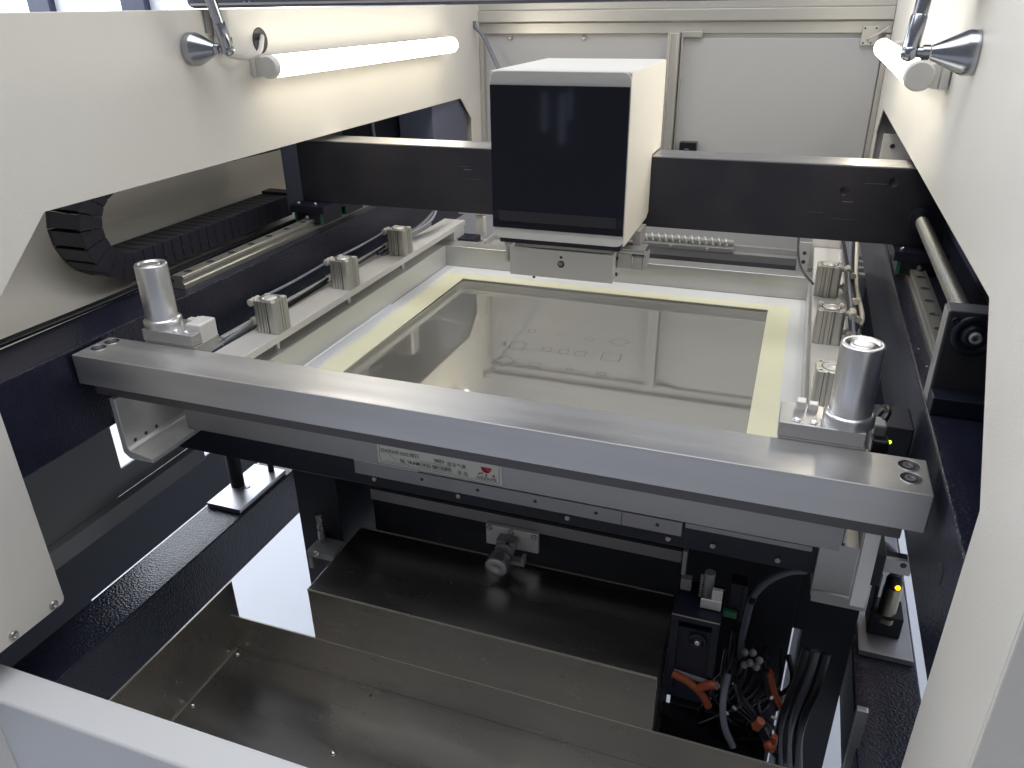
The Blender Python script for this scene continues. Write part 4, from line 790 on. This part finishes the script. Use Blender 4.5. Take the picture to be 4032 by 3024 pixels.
# ------------------------------------------------------------------ machined pads on the lower beams, and what stands on them
p1 = thing('machined_pad', 'bright machined pad on the left lower beam under two black posts', 'pad', group='machined pads on the base')
part('pad', B(-0.7840, -0.7236, 0.7690, 0.8880, -0.2295, -0.2220), 'pad', p1, 0.0004)
part('bolt_boss', MB().lathe([(0.0045, 0), (0.0045, 0.001), (0.0028, 0.001), (0.0001, 0.0003)], (-0.752, 0.826, -0.2220), (0, 0, 1), 18, cap=False), 'pad', p1)
ps = thing('black_post', 'thick black post standing on the left machined pad', 'post', group='black posts on the left pad')
part('post', MB().cyl((-0.7700, 0.8260, -0.2218), (0, 0, 1), 0.0105, 0.13, 24), 'blackdeep', ps)
for dx in (-0.006, 0.007): socket_screw(ps, (-0.7700 + dx, 0.8150, -0.100), (0, -1, 0.3), 0.0025)
ps2 = thing('black_post', 'thin black post at the rear of the left machined pad', 'post', group='black posts on the left pad')
part('post', MB().cyl((-0.7440, 0.8780, -0.2218), (0, 0, 1), 0.0048, 0.12, 16), 'blackdeep', ps2)
p2 = thing('machined_pad', 'bright machined pad on the right lower beam under the sensor', 'pad', group='machined pads on the base')
part('pad', B(0.1446, 0.2030, 0.7690, 1.02, -0.2295, -0.2220), 'pad', p2, 0.0004)
ss = thing('proximity_sensor', 'nickel threaded sensor with an amber light standing on the right pad', 'sensor', (0.1720, 0.8150, -0.2218))
part('mount', MB().box(-0.0180, 0.0180, -0.015, 0.020, 0.0, 0.030).box(-0.0180, -0.0140, -0.010, 0.020, 0.030, 0.085), 'blackdeep', ss, 0.0015)
part('barrel', MB().lathe([(0.0115, 0.022), (0.0115, 0.026), (0.0100, 0.028), (0.0100, 0.064), (0.0092, 0.068)], (0, -0.004, 0), (0, 0, 1), 6 * 4), 'brass', ss)
part('locknut', MB().lathe([(0.0145, 0.020), (0.0145, 0.027)], (0, -0.004, 0), (0, 0, 1), 6), 'brass', ss)
part('cap', MB().lathe([(0.0092, 0.066), (0.0092, 0.078), (0.006, 0.084)], (0, -0.004, 0), (0, 0, 1), 20), 'hose', ss)
part('light', MB().lathe([(0.0001, -0.003), (0.0026, -0.0015), (0.0026, 0.0015), (0.0001, 0.003)], (0.0030, -0.0135, 0.0735), (1, 0, 0.2), 14, cap=False), 'led', ss)
part('cable', MB().tube([(0, -0.004, 0.080), (0.001, -0.003, 0.096), (-0.008, 0.004, 0.110), (-0.022, 0.010, 0.115), (-0.040, 0.02, 0.112)], 0.0042, 10), 'greycable', ss)
sh = thing('angle_plate', 'grey drilled angle plate above the amber-lit sensor', 'plate')
part('plate', MB().prism([(0.105, -0.0165), (0.1500, -0.0165), (0.1535, -0.0195), (0.1535, -0.0330), (0.105, -0.0330)], 'y', 0.6700, 0.6740), 'pad', sh, 0.0006)
part('leg', B(0.105, 0.1535, 0.6742, 0.700, -0.0330, -0.0290), 'blackm', sh)
part('hole', MB().lathe([(0.0030, 0.0), (0.0028, 0.0004), (0.0001, 0.0002)], (0.1460, 0.6700, -0.0215), (0, -1, 0), 14, cap=False), 'groove', sh)

# ------------------------------------------------------------------ things behind the frame
rs = thing('rear_screw', 'twisted cleaning screw and aluminium rail behind the frame, right of the head', 'screw shaft')
part('rail_bar', B(-0.320, 0.022, 1.448, 1.462, 0.0260, 0.0400), 'alu', rs, 0.0006)
part('rail_bar', B(-0.095, 0.022, 1.466, 1.476, 0.0400, 0.0500), 'alu', rs, 0.0006)
part('rail_base', B(-0.320, 0.022, 1.440, 1.47, 0.004, 0.0200), 'blackm', rs)
part('housing', B(-0.320, -0.0900, 1.446, 1.470, 0.0401, 0.0490), 'alu', rs, 0.0006)
helix = []
for k in range(0, 321):
    t = k / 320; a = t * 2 * PI * 17; helix.append((-0.310 + 0.212 * t, 1.462 + 0.0062 * math.cos(a), 0.0560 + 0.0062 * math.sin(a)))
part('helix', MB().tube(helix, 0.0021, 6, 1), 'alu_ext', rs)
part('core', MB().cyl((-0.312, 1.462, 0.0560), (1, 0, 0), 0.0052, 0.220, 14), 'grey', rs)
for x in (-0.275, -0.205, -0.137): socket_screw(rs, (x, 1.446, 0.0445), (0, -1, 0), 0.0032)
rb = thing('rear_bracket', 'light grey plates and brackets around the rear right corner of the frame', 'bracket', group='brackets behind the frame')
part('tall_plate', B(0.0430, 0.0900, 1.436, 1.442, 0.030, 0.135), 'anod', rb, 0.001)
part('drilled_plate', B(0.0230, 0.0425, 1.432, 1.438, 0.020, 0.075), 'back', rb, 0.0008)
for z in (0.040, 0.056): part('hole', MB().lathe([(0.0034, 0.0), (0.0032, 0.0004), (0.0001, 0.0002)], (0.033, 1.432, z), (0, -1, 0), 14, cap=False), 'groove', rb)
part('cap_plate', MB().box(0.010, 0.072, 1.45, 1.50, 0.118, 0.124).box(0.012, 0.055, 1.446, 1.45, 0.105, 0.117).box(0.06, 0.076, 1.444, 1.45, 0.108, 0.130), 'alu_ext', rb, 0.001)
for k in range(4): part('slot_bar', B(0.098, 0.125, 1.30 + 0.035 * k, 1.312 + 0.035 * k, 0.060, 0.066), 'pad', rb, 0.0005)
lb_ = thing('rear_bracket', 'aluminium brackets and slide behind the rear left corner of the frame', 'bracket', group='brackets behind the frame')
part('top_bar', B(-0.640, -0.560, 1.446, 1.456, 0.0760, 0.0840), 'alu_ext', lb_, 0.0008)
part('upright', MB().box(-0.5850, -0.5790, 1.440, 1.4455, 0.030, 0.0755).box(-0.606, -0.5852, 1.452, 1.456, 0.035, 0.074), 'anod', lb_, 0.0008)
part('slide', MB().box(-0.628, -0.588, 1.395, 1.435, 0.028, 0.040), 'blackm', lb_, 0.001)
part('slide', MB().box(-0.618, -0.560, 1.382, 1.394, 0.030, 0.036).box(-0.575, -0.500, 1.385, 1.43, 0.020, 0.034).box(-0.56, -0.555, 1.38, 1.45, 0.03, 0.045), 'alu_ext', lb_, 0.001)
part('block', MB().box(-0.520, -0.470, 1.39, 1.42, 0.030, 0.048).box(-0.47, -0.35, 1.40, 1.43, 0.020, 0.040), 'pad', lb_, 0.001)
# table and board clamp seen dimly beneath the foil and the deck that closes the base behind
dk = thing('base_deck', 'dark deck plate closing the machine base behind the crossbeam', 'deck')
part('deck', B(-0.7100, 0.1300, 1.000, 1.72, -0.315, -0.310), 'blackdeep', dk)
part('rear_web', B(-0.7100, 0.1300, 1.50, 1.51, -0.309, 0.010), 'back', dk)
